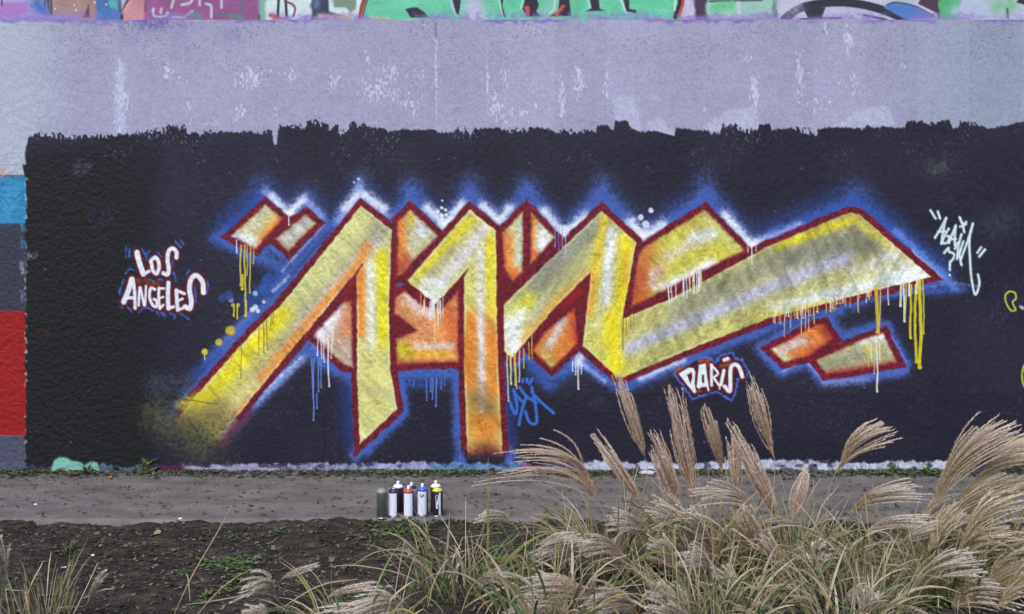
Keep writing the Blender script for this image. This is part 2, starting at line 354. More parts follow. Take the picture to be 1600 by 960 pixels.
G([(1345, 318), (1470, 430)], 15, (56, 88, 172), .85); G([(1400, 362), (1492, 448)], 7, (100, 134, 220), .9); G([(1425, 396), (1470, 434)], 4.5, (178, 196, 246), .9)
cv.stroke(smoothpts([(1440, 452), (1470, 446), (1500, 444), (1530, 448)]), 3, (120, 146, 214), soft=3, alpha=.7, grain=.8); G([(1450, 456), (1505, 452)], 7, (66, 92, 168), .8); cv.stroke([(1468, 432), (1496, 456)], 5, (96, 126, 205), soft=4, alpha=.8, grain=.6)
# halos under the letters
G([(400, 628), (490, 545)], 7, LB, .85); cv.stroke([(412, 612), (478, 552)], 3, (206, 216, 250), soft=2.5, alpha=.8, grain=.9); G([(480, 548), (500, 560)], 12, BL, 1); G([(505, 570), (550, 592)], 8, BL, .95)
G([(540, 610), (546, 690)], 13, NV, .9); G([(570, 706), (628, 650), (630, 600)], 8, BL, .95); G([(625, 586), (712, 586)], 8, BL, 1); G([(715, 590), (716, 680)], 7, BL, .9); G([(640, 600), (690, 600)], 9, (56, 84, 170), .6)
G([(795, 580), (800, 690)], 9, NV, .9); G([(826, 560), (855, 600)], 7, BL, .9); G([(830, 575), (860, 606), (900, 570)], 9, (60, 84, 160), .8)
G([(880, 580), (905, 566), (945, 592)], 9, BL, .9); G([(905, 568), (906, 560)], 8, (232, 240, 255), .95); G([(915, 572), (945, 596)], 4, (160, 180, 240), .7)
G([(975, 606), (1200, 510)], 10, BL, .9); G([(1000, 592), (1068, 562)], 5, (196, 208, 248), .95); G([(1200, 508), (1330, 470)], 9, (58, 90, 180), .9)
G([(1192, 545), (1224, 582), (1260, 562), (1286, 596), (1345, 592), (1415, 580)], 8, (84, 108, 190), .9); cv.stroke([(1224, 580), (1258, 562), (1288, 596)], 2.5, (165, 180, 236), soft=2.5, alpha=.75, grain=.9); G([(1290, 598), (1350, 592)], 7, (130, 146, 205), .6)
G([(1285, 500), (1315, 526), (1375, 506), (1418, 570)], 7, BL, .95); G([(1290, 492), (1312, 486)], 8, BL, .8); cv.stroke([(1385, 512), (1416, 565)], 2.5, (120, 150, 235), soft=2, alpha=.8, grain=.8)
# burgundy outline
sp = (vnoise(UU, VV, 3.0, 3.0, 43) - .5)
mar = np.array([110, 27, 48])[None, None] / 255 * (1 + .75 * sp[..., None])
a = sstep(2.2, -2.2, dO) * (fade1 ** .8) * (1 - sstep(696, 720, VV) * sstep(700, 715, UU))
cv.put(K, a, mar.astype(np.float32), .55)
sub = cv.I[K]; sub[(dO < 0) & (fade1 > .45) & ((VV < 706) | (UU < 700))] = OUTL; cv.I[K] = sub
for pl in ([(610, 492), (610, 524), (655, 518)], [(557, 430), (567, 412), (549, 470), (510, 490), (530, 470)], [(726, 440), (716, 456), (695, 462), (732, 420)], [(860, 490), (924, 424), (917, 480), (900, 486)], [(985, 478), (972, 500), (1045, 468)], [(1285, 505), (1310, 527), (1276, 562), (1260, 557)], [(435, 345), (478, 330), (430, 375), (402, 392)]):
    cv.poly(pl, (110, 27, 48), soft=3, grain=.5, id=OUTL)
cv.stroke([(688, 488), (717, 514)], 6, (110, 27, 48), soft=3)
cv.poly([(778, 430), (802, 445), (800, 462), (788, 480), (778, 490)], (110, 27, 48), soft=3, id=OUTL)
G([(905, 455), (880, 478)], 8, (168, 30, 40), .6); G([(620, 400), (612, 440), (622, 460)], 8, (150, 34, 52), .6); G([(540, 480), (548, 440)], 6, (150, 30, 40), .6)
cv.stroke([(614, 365), (613, 480)], 5, (110, 27, 48), soft=2); cv.stroke([(780, 362), (782, 560)], 5, (110, 27, 48), soft=2)

# fills: name -> (base, [soft strokes])
YE, PY, OL, GR, LI, WH, OR, RO = (228, 216, 50), (210, 210, 142), (176, 172, 84), (140, 140, 126), (196, 192, 200), (236, 244, 252), (228, 134, 56), (196, 84, 54)
FILL = {
 'f1': (PY, [([(440, 344), (402, 386)], 12, OR, 1), ([(436, 352), (404, 388)], 5, (214, 92, 50), .8), ([(415, 330), (390, 360)], 9, LI, .5), ([(366, 370), (392, 382)], 13, WH, 1)]),
 'f2': ((168, 164, 142), [([(484, 345), (445, 378)], 8, (200, 198, 206), .9), ([(434, 376), (450, 388)], 6, GR, .7), ([(490, 350), (455, 390)], 4, (196, 196, 130), .8)]),
 'g1': ((196, 158, 140), [([(500, 522), (520, 490), (530, 478)], 14, (234, 236, 250), 1), ([(545, 480), (540, 520)], 10, (206, 120, 76), .8), ([(540, 540), (545, 565)], 9, (176, 160, 150), .8), ([(505, 538), (548, 568)], 5, (190, 180, 150), .6)]),
 'g2': ((204, 206, 186), [([(626, 350), (624, 425)], 13, OR, 1), ([(641, 335), (645, 352)], 7, (206, 184, 60), .9), ([(622, 420), (635, 410)], 12, (188, 70, 52), .9), ([(655, 352), (665, 370)], 9, (222, 230, 236), .9), ([(650, 395), (672, 372)], 5, (190, 190, 110), .6)]),
 'g3': ((222, 144, 92), [([(640, 466), (668, 492)], 11, (226, 206, 216), .9), ([(700, 480), (712, 540)], 12, (210, 96, 54), .9), ([(690, 470), (710, 462)], 8, (176, 110, 76), .8), ([(624, 545), (640, 555)], 12, (214, 206, 50), 1), ([(640, 552), (700, 556)], 8, (226, 170, 50), .9), ([(650, 541), (706, 541)], 6, (214, 198, 186), .9), ([(620, 568), (716, 570)], 6, (170, 60, 48), .7), ([(660, 500), (690, 512)], 7, (224, 132, 84), .8)]),
 'g4': (PY, [([(786, 366), (790, 420)], 9, (206, 84, 48), .9), ([(798, 370), (797, 430)], 8, OR, .8), ([(811, 350), (810, 410)], 7, (206, 214, 206), .8), ([(800, 438), (806, 425)], 8, (204, 80, 46), .8)]),
 'g5': ((204, 206, 190), [([(832, 340), (831, 408)], 8, (224, 150, 56), .95), ([(833, 395), (842, 400)], 7, (206, 84, 46), .9), ([(850, 365), (845, 385)], 9, (226, 232, 234), .9)]),
 'g6': ((214, 118, 52), [([(880, 500), (858, 540)], 8, (206, 196, 204), .9), ([(862, 570), (848, 552)], 9, (202, 182, 104), .9), ([(897, 488), (899, 530)], 8, (196, 70, 48), .9), ([(842, 530), (840, 548)], 6, (226, 140, 56), .8)]),
 'g7': ((200, 194, 78), [([(1005, 395), (1000, 460)], 22, (214, 122, 62), 1), ([(1000, 430), (995, 470)], 14, (196, 84, 52), .9), ([(1045, 400), (1100, 370)], 10, (214, 206, 206), .7), ([(1085, 372), (1118, 362)], 11, (222, 230, 236), .9), ([(1030, 420), (1020, 440)], 10, (222, 180, 170), .8), ([(1040, 448), (1075, 432), (1112, 412)], 9, (244, 248, 250), 1), ([(1101, 335), (1150, 388)], 6, (196, 196, 120), .9), ([(1024, 450)], 5, (240, 236, 240), .9), ([(1018, 428)], 5, (236, 224, 226), .8)]),
 'h1': ((216, 118, 60), [([(1210, 546), (1228, 562)], 9, (214, 212, 160), 1), ([(1225, 545), (1258, 530)], 8, (208, 196, 206), .9), ([(1262, 522), (1285, 512)], 9, (226, 118, 50), .9), ([(1290, 515), (1300, 532)], 9, (150, 40, 44), .9), ([(1262, 556), (1300, 534)], 7, (176, 62, 46), .8)]),
 'h2': ((172, 170, 132), [([(1345, 536), (1378, 524)], 10, (232, 240, 238), 1), ([(1355, 545), (1375, 545)], 9, (206, 196, 92), .8), ([(1290, 572), (1340, 556)], 7, (140, 140, 124), .7), ([(1290, 583), (1398, 567)], 5, (176, 84, 70), .9), ([(1385, 535), (1398, 560)], 6, (196, 200, 196), .6)]),
 'L1': (PY, [([(600, 356), (500, 470), (400, 580)], 15, (158, 156, 136), .75), ([(590, 378), (470, 510)], 10, (222, 218, 218), .85), ([(440, 492), (320, 625)], 17, (230, 216, 40), 1), ([(425, 540), (350, 630)], 10, (196, 184, 92), .6), ([(590, 350), (570, 400)], 9, (170, 168, 150), .6),
        ([(573, 385), (562, 412), (500, 482), (410, 592)], 9, (228, 140, 66), .95), ([(400, 612), (370, 645)], 8, (206, 116, 60), .5), ([(563, 425), (563, 520)], 10, (230, 134, 56), 1), ([(579, 415), (581, 545)], 7, (232, 232, 230), 1), ([(597, 400), (599, 540)], 10, (230, 220, 36), 1), ([(590, 550), (592, 640)], 16, (212, 206, 120), .8), ([(572, 560), (572, 660)], 8, (206, 202, 118), .8), ([(575, 610), (610, 612)], 7, (180, 176, 136), .5),
        ([(330, 650), (270, 690)], 30, (120, 116, 62), .75), ([(300, 640), (330, 610)], 9, (214, 196, 54), .8), ([(345, 660), (335, 690)], 9, (196, 180, 60), .8)]),
 'L2': ((204, 200, 112), [([(690, 440), (755, 362)], 13, (224, 224, 232), .95), ([(668, 425), (705, 390)], 10, (160, 158, 146), .6), ([(655, 428), (735, 345)], 7, (228, 214, 44), .9), ([(665, 456), (684, 470)], 12, (240, 248, 252), 1), ([(668, 440), (690, 448)], 9, (232, 238, 244), .8), ([(768, 372), (770, 490)], 9, (230, 216, 42), .95), ([(733, 440), (733, 490)], 6, (200, 196, 120), .8),
        ([(752, 515), (757, 700)], 26, (214, 130, 52), 1), ([(735, 500), (732, 600)], 13, (226, 132, 50), .95), ([(770, 520), (774, 610)], 11, (222, 128, 46), .9), ([(750, 395), (751, 480), (753, 640)], 6.5, (224, 218, 224), .95), ([(748, 620), (764, 636)], 15, (132, 106, 66), .8), ([(735, 658), (780, 665)], 12, (208, 126, 46), .8), ([(758, 700), (760, 712)], 12, (104, 84, 56), .8)]),
 'L3': ((194, 190, 116), [([(930, 350), (820, 465)], 24, (140, 144, 132), .95), ([(825, 470), (800, 500)], 16, (210, 204, 66), .9), ([(918, 432), (862, 478), (815, 530)], 8, (216, 160, 72), .85), ([(797, 505), (803, 545)], 15, (244, 250, 250), 1), ([(815, 490), (800, 530)], 10, (238, 246, 244), .9), ([(850, 470), (830, 500)], 7, (206, 210, 190), .6),
        ([(945, 345), (930, 420), (920, 480)], 9, (224, 194, 52), .95), ([(924, 430), (917, 490)], 7, (226, 150, 60), .9), ([(980, 375), (968, 490)], 13, (232, 214, 40), 1), ([(955, 362), (946, 480), (938, 510)], 8.5, (236, 240, 248), 1), ([(955, 500), (960, 575)], 20, (232, 216, 34), 1), ([(920, 530), (945, 555)], 9, (204, 202, 96), .8), ([(978, 400), (975, 440)], 6, (224, 168, 60), .6),
        ([(1060, 485), (1200, 415), (1330, 362)], 22, (150, 152, 128), .92), ([(1230, 400), (1370, 385)], 22, (126, 130, 118), .85), ([(985, 545), (1100, 495), (1220, 442), (1320, 405)], 13, (184, 188, 220), .95), ([(1000, 560), (1200, 485)], 13, (190, 188, 112), .8), ([(1215, 385), (1335, 342)], 7, (226, 210, 44), 1), ([(1335, 342), (1440, 425)], 6, (212, 198, 80), .9), ([(1400, 400), (1330, 425)], 10, (196, 198, 204), .6),
        ([(1440, 434), (1370, 446), (1290, 464), (1215, 486)], 14, (236, 248, 246), 1), ([(1385, 432), (1430, 428)], 16, (240, 250, 248), 1), ([(1180, 496), (1290, 474)], 6, (220, 214, 110), .9), ([(1390, 395), (1425, 420)], 11, (226, 230, 232), .6)])}
fid = FR0
ORDER = ['f1', 'f2', 'g1', 'g2', 'g3', 'g4', 'g5', 'g6', 'g7', 'h1', 'h2', 'L1', 'L2', 'L3']
IDS = {}
for n in ORDER:
    p = PL[n]; bc, st = FILL[n]
    if n[0] == 'L': i = LET[int(n[1])]
    else: i = fid; fid += 1
    IDS[n] = i
    m = 26
    k = cv.box(min(q[0] for q in p) - m, min(q[1] for q in p) - m, max(q[0] for q in p) + m, max(q[1] for q in p) + m)
    u, v = U[k], V[k]; d = sdf(u, v, p) + (vnoise(u, v, 7, 7, 44) - .5) * 1.6
    soft = 1.3 if n[0] == 'L' else 3.0
    clip = sstep(soft, -soft, d)
    if n == 'L1': clip = clip * (1 - .80 * sstep(612, 705, v) * sstep(420, 350, u)) * (1 - sstep(640, 700, v + .5 * (300 - u)) * sstep(420, 350, u))
    if n == 'L2': clip = clip * (1 - sstep(684, 722, v + 8 * (vnoise(u, v, 14, 10, 53) - .5)))
    layer = np.ones(u.shape + (3,), np.float32) * np.array(bc) / 255
    for pts, sg, c, al in st:
        a = al * np.exp(-(dline(u, v, pts) / sg) ** 2); a = np.clip(a + (cv.st[k] - .5) * 1.6 * a * (1 - a), 0, 1)[..., None]
        layer = layer * (1 - a) + a * np.array(c) / 255
    # brushed striations across the strokes and fine dirt
    ang = {'L1': .85, 'L2': .8, 'L3': 2.1}.get(n, .9)
    q = u * math.cos(ang) + v * math.sin(ang); r = -u * math.sin(ang) + v * math.cos(ang)
    br = vnoise(q, r, 26, 3.6, 45) + vnoise(q, r, 60, 11, 52) - 1
    layer *= (1 + .15 * br + .16 * (cv.st[k] - .5))[..., None]
    if n == 'L3':     # cross-hatched spray bars along the long arm
        p_ = u - .45 * v; h = sstep(.35, .75, .6 * vnoise(p_, v + .45 * u, 7, 26, 46) + .4 * vnoise(p_, v + .45 * u, 17, 34, 54)) * sstep(985, 1030, u) * sstep(1440, 1380, u)
        layer *= (1 - .17 * h)[..., None]
    layer *= (1 - .13 * sstep(.62, .85, vnoise(u, v, 5.5, 3.5, 48)) * sstep(.4, .7, vnoise(u, v, 30, 30, 49)))[..., None]
    if n[0] == 'L':   # thin pale cut line inside the edge
        a = (.55 * np.exp(-((d + 2.2) / 1.5) ** 2) * sstep(.3, .6, vnoise(u, v, 50, 50, 50)))[..., None]
        layer = layer * (1 - a) + a * np.array([238, 230, 178]) / 255
    else:
        e = .75 * np.exp(-(np.minimum(d, 0) / 3.2) ** 2); layer = layer * (1 - .4 * e[..., None]) + .4 * e[..., None] * np.array([130, 40, 44]) / 255
    layer = layer + (1 - np.clip(layer, 0, 1)) * np.array([.11, .10, .06], np.float32)
    cv.put(k, clip.astype(np.float32), np.clip(layer, 0, 1), .5, i)
# greenish smoke where the first letter fades out at its foot
G([(245, 650), (315, 690)], 32, (92, 96, 66), .6, .8); G([(300, 640), (340, 680)], 16, (150, 144, 66), .4, .8); G([(240, 600), (290, 600)], 18, (70, 76, 92), .5, 1.0); G([(285, 632), (318, 618)], 8, (212, 198, 50), .75); G([(350, 690), (392, 645)], 7, (104, 36, 44), .5); G([(345, 680), (368, 660)], 6, (150, 150, 150), .4)
# bubbles and dots
for u, v, r_, c in [(690, 325, 2.4, WH), (684, 331, 3, WH), (696, 328, 2.6, WH), (690, 337, 3.4, WH), (697, 336, 2.6, WH), (691, 314, 1.6, WH), (1017, 329, 4, (226, 232, 250)), (1001, 340, 4.5, (220, 228, 252)), (1009, 351, 6, (214, 222, 250)), (360, 517, 7.5, (206, 186, 56)), (342, 535, 5.5, (206, 188, 60)), (320, 550, 5, (220, 204, 60)), (364, 477, 3, (206, 192, 70)), (372, 477, 3, (214, 200, 70)),
                    (399, 480, 4, (220, 230, 250)), (394, 484, 4, (222, 232, 250)), (403, 486, 3.5, (222, 232, 250)), (412, 472, 2.6, (220, 230, 250)), (399, 459, 4, (170, 190, 240)), (361, 469, 4, (150, 140, 190)), (418, 437, 9, (52, 84, 160)), (412, 452, 8, (56, 92, 176)), (358, 462, 7, (60, 80, 140)), (347, 466, 6, (50, 74, 134)), (1370, 534, 3, WH), (560, 280, 1.6, WH), (553, 285, 1.6, WH)]:
    cv.stroke([(u, v)], r_ * 2, c, soft=max(1.0, r_ * .28), alpha=.92, grain=.3)
# drips
def drip(u, v0, v1, wd, c, id=None, al=.95):
    r = random.Random(int(u * 7 + v1)); n = max(2, int((v1 - v0) / 9)); x = u; pts = []
    for i in range(n + 1):
        pts.append((x, v0 + (v1 - v0) * i / n)); x += r.uniform(-.8, .8)
    cv.stroke(pts, wd, c, soft=.8, alpha=al); cv.stroke([pts[-1]], wd * 1.35, c, soft=.8, alpha=al)
for u, v0, v1, wd, c in [(369.5, 376, 395, 1.5, WH), (377, 384, 446, 2.2, (216, 204, 110)), (382.5, 384, 493, 2.6, (216, 200, 60)), (386.7, 384, 430, 1.6, (220, 200, 120)), (391.5, 384, 458, 1.8, (216, 196, 110)), (396.5, 382, 412, 1.6, (222, 180, 90)), (379, 430, 452, 3.2, (220, 206, 60)), (384, 470, 494, 3, (216, 200, 60)),
     (366, 478, 494, 2, YE), (371, 480, 498, 2, YE), (320, 552, 562, 1.4, YE), (451, 334, 352, 1.6, WH), (1174, 385, 413, 1.6, WH), (1168, 380, 394, 1.2, WH), (1181, 382, 392, 1.2, WH),
     (868, 352, 386, 1.3, (150, 150, 200)), (873, 355, 394, 1.3, (130, 130, 190)), (879, 360, 410, 1.3, (150, 150, 200)), (884, 362, 400, 1.2, (200, 205, 230)),
     (1369, 448, 519, 5.2, (206, 188, 54)), (1376, 448, 519, 2, (216, 196, 130)), (1388, 448, 476, 1.5, WH), (1408, 444, 478, 3, (226, 228, 200)), (1412, 440, 502, 3, (226, 232, 226)), (1416.5, 442, 496, 2, (214, 200, 90)), (1424, 446, 528, 3.4, (214, 198, 50)), (1431, 446, 566, 4, (214, 200, 48)), (1437, 438, 574, 5, (220, 206, 46)), (1442, 436, 522, 2, (220, 206, 90)), (1421, 440, 462, 2.5, WH), (1433, 438, 458, 2.5, WH),
     (1369.6, 526, 612, 2.6, (226, 230, 226)), (1365.5, 532, 584, 1.6, (220, 200, 150)), (1356, 540, 572, 1.6, (214, 190, 90)), (1361, 536, 560, 1.5, WH), (1374, 536, 562, 1.3, WH),
     (792, 548, 627, 1.8, (222, 222, 190)), (797, 550, 600, 2.4, (226, 222, 130)), (803, 552, 602, 2, (212, 196, 80)), (805.5, 555, 607, 1.6, (216, 204, 130)), (812, 548, 597, 1.6, (230, 230, 214)), (818, 545, 575, 1.5, (220, 200, 90)), (826, 535, 561, 1.4, (222, 196, 70)), (831, 522, 560, 1.3, (222, 196, 70)),
     (678, 474, 545, 1.8, (236, 206, 150)), (672, 472, 500, 1.5, WH), (683, 474, 510, 1.5, WH), (688, 470, 502, 1.3, (230, 190, 120)), (664, 462, 488, 1.5, (230, 180, 90)), (658, 456, 486, 1.4, (230, 180, 80)), (692, 466, 492, 1.3, (236, 230, 230)), (680, 480, 530, 1.2, (230, 170, 90)),
     (513, 520, 604, 2, (230, 236, 252)), (507, 520, 566, 1.6, (230, 236, 252)), (502, 520, 560, 1.6, (226, 234, 250)), (497, 522, 556, 1.5, WH), (517, 515, 560, 1.4, WH), (520, 510, 535, 1.2, WH),
     (487, 560, 657, 2, (110, 140, 222)), (491, 560, 620, 1.8, (104, 134, 220)), (495, 615, 638, 1.8, (104, 134, 220)), (498, 560, 612, 1.8, (110, 140, 222)), (502, 560, 606, 1.5, (120, 150, 226)),
     (666, 592, 626, 1.8, (90, 124, 216)), (673, 592, 612, 2, (96, 130, 220)), (676, 592, 624, 1.6, (104, 138, 224)), (682, 590, 635, 2, (96, 130, 222)), (690, 590, 608, 1.5, (90, 124, 216)), (647, 592, 605, 1.5, (80, 112, 205)), (640, 592, 602, 1.4, (80, 112, 205)), (695, 590, 602, 1.3, (90, 124, 216)),
     (904, 560, 608, 2.2, (224, 232, 252)), (899, 562, 586, 1.6, (214, 224, 250)), (909, 562, 584, 1.5, (214, 224, 250)), (895, 565, 580, 1.2, WH), (974, 498, 545, 1.6, (128, 108, 46)), (978, 498, 524, 1.3, (140, 110, 50)), (985, 494, 514, 1.3, (140, 110, 50)), (990, 492, 508, 1.2, (140, 110, 50)), (971, 500, 520, 1.2, (150, 116, 50)),
     (405, 498, 555, 1, (96, 76, 50)), (411, 494, 552, 1, (96, 76, 50)), (417, 490, 548, 1, (90, 70, 46)), (424, 488, 510, 1, (90, 60, 46)), (427, 486, 506, 1, (90, 60, 46)), (377, 534, 592, 1, (110, 100, 80))]:
    drip(u, v0, v1, wd, c)
r_ = random.Random(3)
for i in range(46):      # fringe of short drips below the tip and the white smear
    u = r_.uniform(1205, 1362); drip(u, np.interp(u, [1200, 1365], [498, 455]) - 5, np.interp(u, [1200, 1365], [498, 455]) + r_.uniform(3, 15), r_.uniform(1, 1.7), r_.choice([(226, 206, 130), (214, 180, 80), WH, (206, 160, 90)]))
for u, dv in ((1226, 38), (1251, 42), (1258, 34), (1264, 40), (1271, 30), (1342, 30), (1236, 26)): drip(u, np.interp(u, [1200, 1365], [494, 452]), np.interp(u, [1200, 1365], [494, 452]) + dv, 1.3, (224, 206, 160))
for i in range(22):
    u = r_.uniform(1042, 1096); v = np.interp(u, [1040, 1112], [450, 418]); drip(u, v - 2, v + r_.uniform(8, 30), r_.uniform(1, 1.7), r_.choice([WH, WH, (220, 200, 120)]))
for i in range(12):
    u = r_.uniform(660, 695); drip(u, 470, 470 + r_.uniform(12, 32), 1.2, WH)
# ---- small lettering
def T(pts, u0, v0, k): return [(u0 + x / k, v0 + y / k) for x, y in pts]
la = [([(268, 205), (290, 300), (335, 435)], 58), ([(335, 440), (395, 405)], 36), ([(465, 255), (495, 290), (505, 360), (480, 430), (440, 400), (425, 330), (420, 290), (465, 255)], 40), ([(690, 260), (690, 200), (650, 160), (608, 190), (595, 280), (608, 380), (595, 440), (550, 425)], 44),
      ([(212, 490), (180, 600), (125, 735)], 56), ([(225, 490), (243, 640), (247, 800)], 36), ([(170, 690), (240, 690)], 36), ([(297, 580), (285, 770)], 28), ([(305, 580), (345, 770)], 28), ([(365, 565), (355, 770)], 24), ([(460, 600), (415, 590), (402, 680), (435, 765), (478, 785), (478, 725), (450, 705)], 32),
      ([(505, 585), (500, 690), (512, 805)], 30), ([(505, 590), (558, 590)], 26), ([(505, 695), (550, 680)], 24), ([(512, 805), (552, 765)], 26), ([(605, 530), (600, 660), (605, 805)], 46), ([(605, 805), (660, 785)], 34), ([(690, 610), (695, 710), (705, 820)], 40), ([(690, 612), (775, 645)], 34), ([(700, 725), (755, 700)], 28), ([(705, 820), (765, 798)], 32),
      ([(980, 635), (970, 520), (905, 450), (848, 490), (830, 600), (850, 720), (835, 805), (785, 785)], 52)]
la = [(T(smoothpts(p), 175, 365, 6.857), w_ / 6.857) for p, w_ in la]
for p, w_ in la: cv.stroke(p, w_ + 9, (84, 20, 36), soft=2, grain=.7, id=LA)
for p in ([(275, 510), (300, 520)], [(370, 500), (385, 530)], [(440, 545), (490, 540)]): cv.glow(T(p, 175, 365, 6.857), 4, (150, 74, 46), .8)
for p in ([(150, 140), (150, 255)], [(190, 165), (185, 260)], [(325, 165), (360, 230), (405, 185)], [(365, 215), (370, 290)], [(495, 205), (525, 250)], [(675, 85), (740, 150)], [(735, 70), (765, 115)], [(145, 430), (190, 385), (240, 400)], [(80, 650), (100, 560), (130, 500)], [(400, 495), (450, 515)], [(505, 490), (545, 510)], [(660, 420), (690, 510)], [(650, 290), (645, 340)], [(795, 450), (830, 395)], [(1010, 490), (1030, 560), (1010, 640)],
          [(885, 570), (900, 740)], [(65, 780), (115, 800)], [(165, 790), (220, 850)], [(290, 850), (330, 800), (400, 800), (440, 835)], [(480, 840), (510, 880)], [(530, 850), (560, 900)], [(550, 850), (580, 880)], [(620, 860), (670, 870), (670, 910)], [(735, 855), (820, 920)]):
    cv.stroke(T(smoothpts(p), 175, 365, 6.857), 2.6, (74, 110, 206), soft=1.6, alpha=.85, grain=.9, id=LA)
for p, w_ in la: cv.stroke(p, w_, (230, 234, 254), soft=1, id=LA)
pr = ([(195, 425), (340, 335), (420, 340), (447, 400), (435, 560), (458, 700), (430, 722), (330, 600)], [(320, 440), (390, 400), (402, 480), (370, 580)]), ([(500, 290), (600, 268), (625, 480), (657, 680), (635, 690), (615, 622), (530, 625), (510, 652), (465, 630), (490, 400)], [(545, 440), (575, 440), (582, 560), (545, 565)])
ps = [([(688, 290), (688, 440), (690, 600)], 42), ([(690, 300), (785, 415), (720, 480)], 34), ([(735, 505), (810, 610)], 36), ([(812, 640), (808, 650)], 24), ([(875, 375), (830, 590)], 50), ([(880, 220), (930, 200)], 56), ([(1150, 470), (1110, 345), (1050, 285), (985, 320), (970, 430), (972, 580), (960, 690), (885, 615)], 58)]
pr = [(T(a, 1040, 540, 9.6), T(b, 1040, 540, 9.6)) for a, b in pr]; ps = [(T(smoothpts(p), 1040, 540, 9.6), w_ / 9.6) for p, w_ in ps]
bx = T([(120, 410), (480, 200), (640, 180), (760, 270), (800, 170), (1000, 110), (1040, 190), (1160, 230), (1230, 400), (1210, 490), (1080, 510), (1050, 700), (980, 830), (780, 700), (740, 690), (690, 720), (540, 760), (400, 810)], 1040, 540, 9.6)
k = cv.box(1035, 535, 1185, 640); d = sdf(U[k], V[k], bx) + 4 * (vnoise(U[k], V[k], 4, 4, 51) - .5)
cv.put(k, sstep(2, -2, d), (52, 30, 62), .4, PARIS); cv.put(k, .95 * np.exp(-((d) / 1.9) ** 2), (82, 116, 220), .8)
for a, b in pr: cv.poly(a, (96, 22, 38), soft=1.5, grow=3.6, id=PARIS)
for p, w_ in ps: cv.stroke(p, w_ + 7, (96, 22, 38), soft=1.5, id=PARIS)
for p in ([(510, 235), (620, 225)], [(640, 230), (645, 300)], [(830, 310), (920, 300), (970, 220)], [(150, 400), (250, 340)], [(470, 690), (520, 685)]): cv.glow(T(p, 1040, 540, 9.6), 3, (156, 84, 56), .85)
for a, b in pr: cv.poly(a, (228, 242, 250), soft=1, hole=b, id=PARIS)
for p, w_ in ps: cv.stroke(p, w_, (230, 242, 250), soft=1, id=PARIS)
ag = [[(70, 95), (110, 160)], [(128, 105), (145, 160)], [(195, 155), (150, 240), (105, 312)], [(192, 160), (172, 250), (155, 360)], [(130, 265), (185, 262)], [(215, 240), (180, 300), (165, 350), (200, 350), (228, 300)], [(200, 300), (235, 300)], [(270, 215), (240, 290), (215, 355)], [(270, 220), (262, 300), (262, 370)], [(225, 325), (270, 320)], [(300, 150), (325, 205), (352, 188)], [(325, 200), (336, 268)], [(305, 225), (350, 205)], [(315, 285), (290, 380), (280, 480)],
      [(285, 350), (262, 400)], [(330, 340), (300, 430), (300, 470)], [(315, 528), (310, 480), (360, 350), (405, 205)], [(405, 200), (378, 320), (382, 480), (392, 620), (422, 760), (455, 680), (445, 602)], [(178, 432), (212, 392), (215, 420), (255, 440), (248, 480), (225, 505), (222, 565)], [(220, 604), (222, 608)], [(470, 388), (440, 430)], [(500, 405), (455, 460)]]
for p in ag: cv.stroke(T(smoothpts(p), 1440, 310, 5.05), 6.5, (70, 78, 110), soft=2, alpha=.5, id=TAG)
for p in ag: cv.stroke(T(smoothpts(p), 1440, 310, 5.05), 3.5, (214, 234, 240), soft=.9, id=TAG)
cv.stroke(T(smoothpts([(690, 735), (735, 745), (745, 790), (718, 822), (742, 880), (705, 885), (670, 830), (660, 770), (690, 735)]), 1440, 310, 5.05), 2.6, (188, 204, 84), soft=.9, id=RING)
cv.stroke(T([(785, 858), (800, 868)], 1440, 310, 5.05), 5, (200, 176, 196), soft=1.5)
cv.stroke(smoothpts([(1612, 560), (1600, 572), (1597, 590), (1602, 606), (1616, 612)]), 2.6, (188, 204, 84), soft=.9, id=RING)
bt = [[(155, 520), (185, 620), (222, 672), (245, 600), (230, 480), (195, 350)], [(195, 345), (245, 430), (310, 500)], [(280, 310), (370, 430), (510, 520)], [(370, 440), (310, 620), (270, 820)], [(358, 640), (395, 755), (450, 810), (510, 780), (500, 600), (445, 310)], [(450, 380), (560, 500), (740, 660)], [(320, 205), (320, 240)], [(375, 190), (380, 240)], [(455, 190), (415, 260)]]
for p in bt: cv.stroke(T(smoothpts(p), 780, 570, 8.73), 4.6, (62, 112, 208), soft=1.2, grain=.4, id=BTAG)
# ---- foot of the wall: remains of older paint under the black
def foot(u0, u1, v0, c, al=.95, sd=60):
    k = cv.box(u0 - 12, v0 - 14, u1 + 12, 760); u, v = U[k], V[k]
    e = v0 + 3 + 8 * (vnoise(u, v, 26, 30, sd) - .5) + 6 * (vnoise(u, v, 7, 30, sd + 1) - .5) + 2.5 * (vnoise(u, v, 2.4, 6, sd + 2) - .5)
    a = al * sstep(-2, 2, v - e) * sstep(-9, 4, u - u0 + 6 * vnoise(u, v, 9, 5, sd)) * sstep(9, -4, u - u1)
    cv.put(k, a * (.72 + .28 * vnoise(u, v, 16, 5, sd + 3)) * (1 - .75 * sstep(.62, .75, vnoise(u, v, 12, 7, sd + 4))), c, .8, STRIP)
foot(-900, 40, 716, (90, 92, 116), .7); foot(40, 2500, 724, (84, 84, 112), .8); foot(160, 232, 724, (96, 124, 140), .8); foot(240, 296, 726, (96, 26, 56)); foot(292, 480, 723, (176, 172, 208), .95, 62); foot(470, 600, 723, (164, 166, 204), .9, 64)
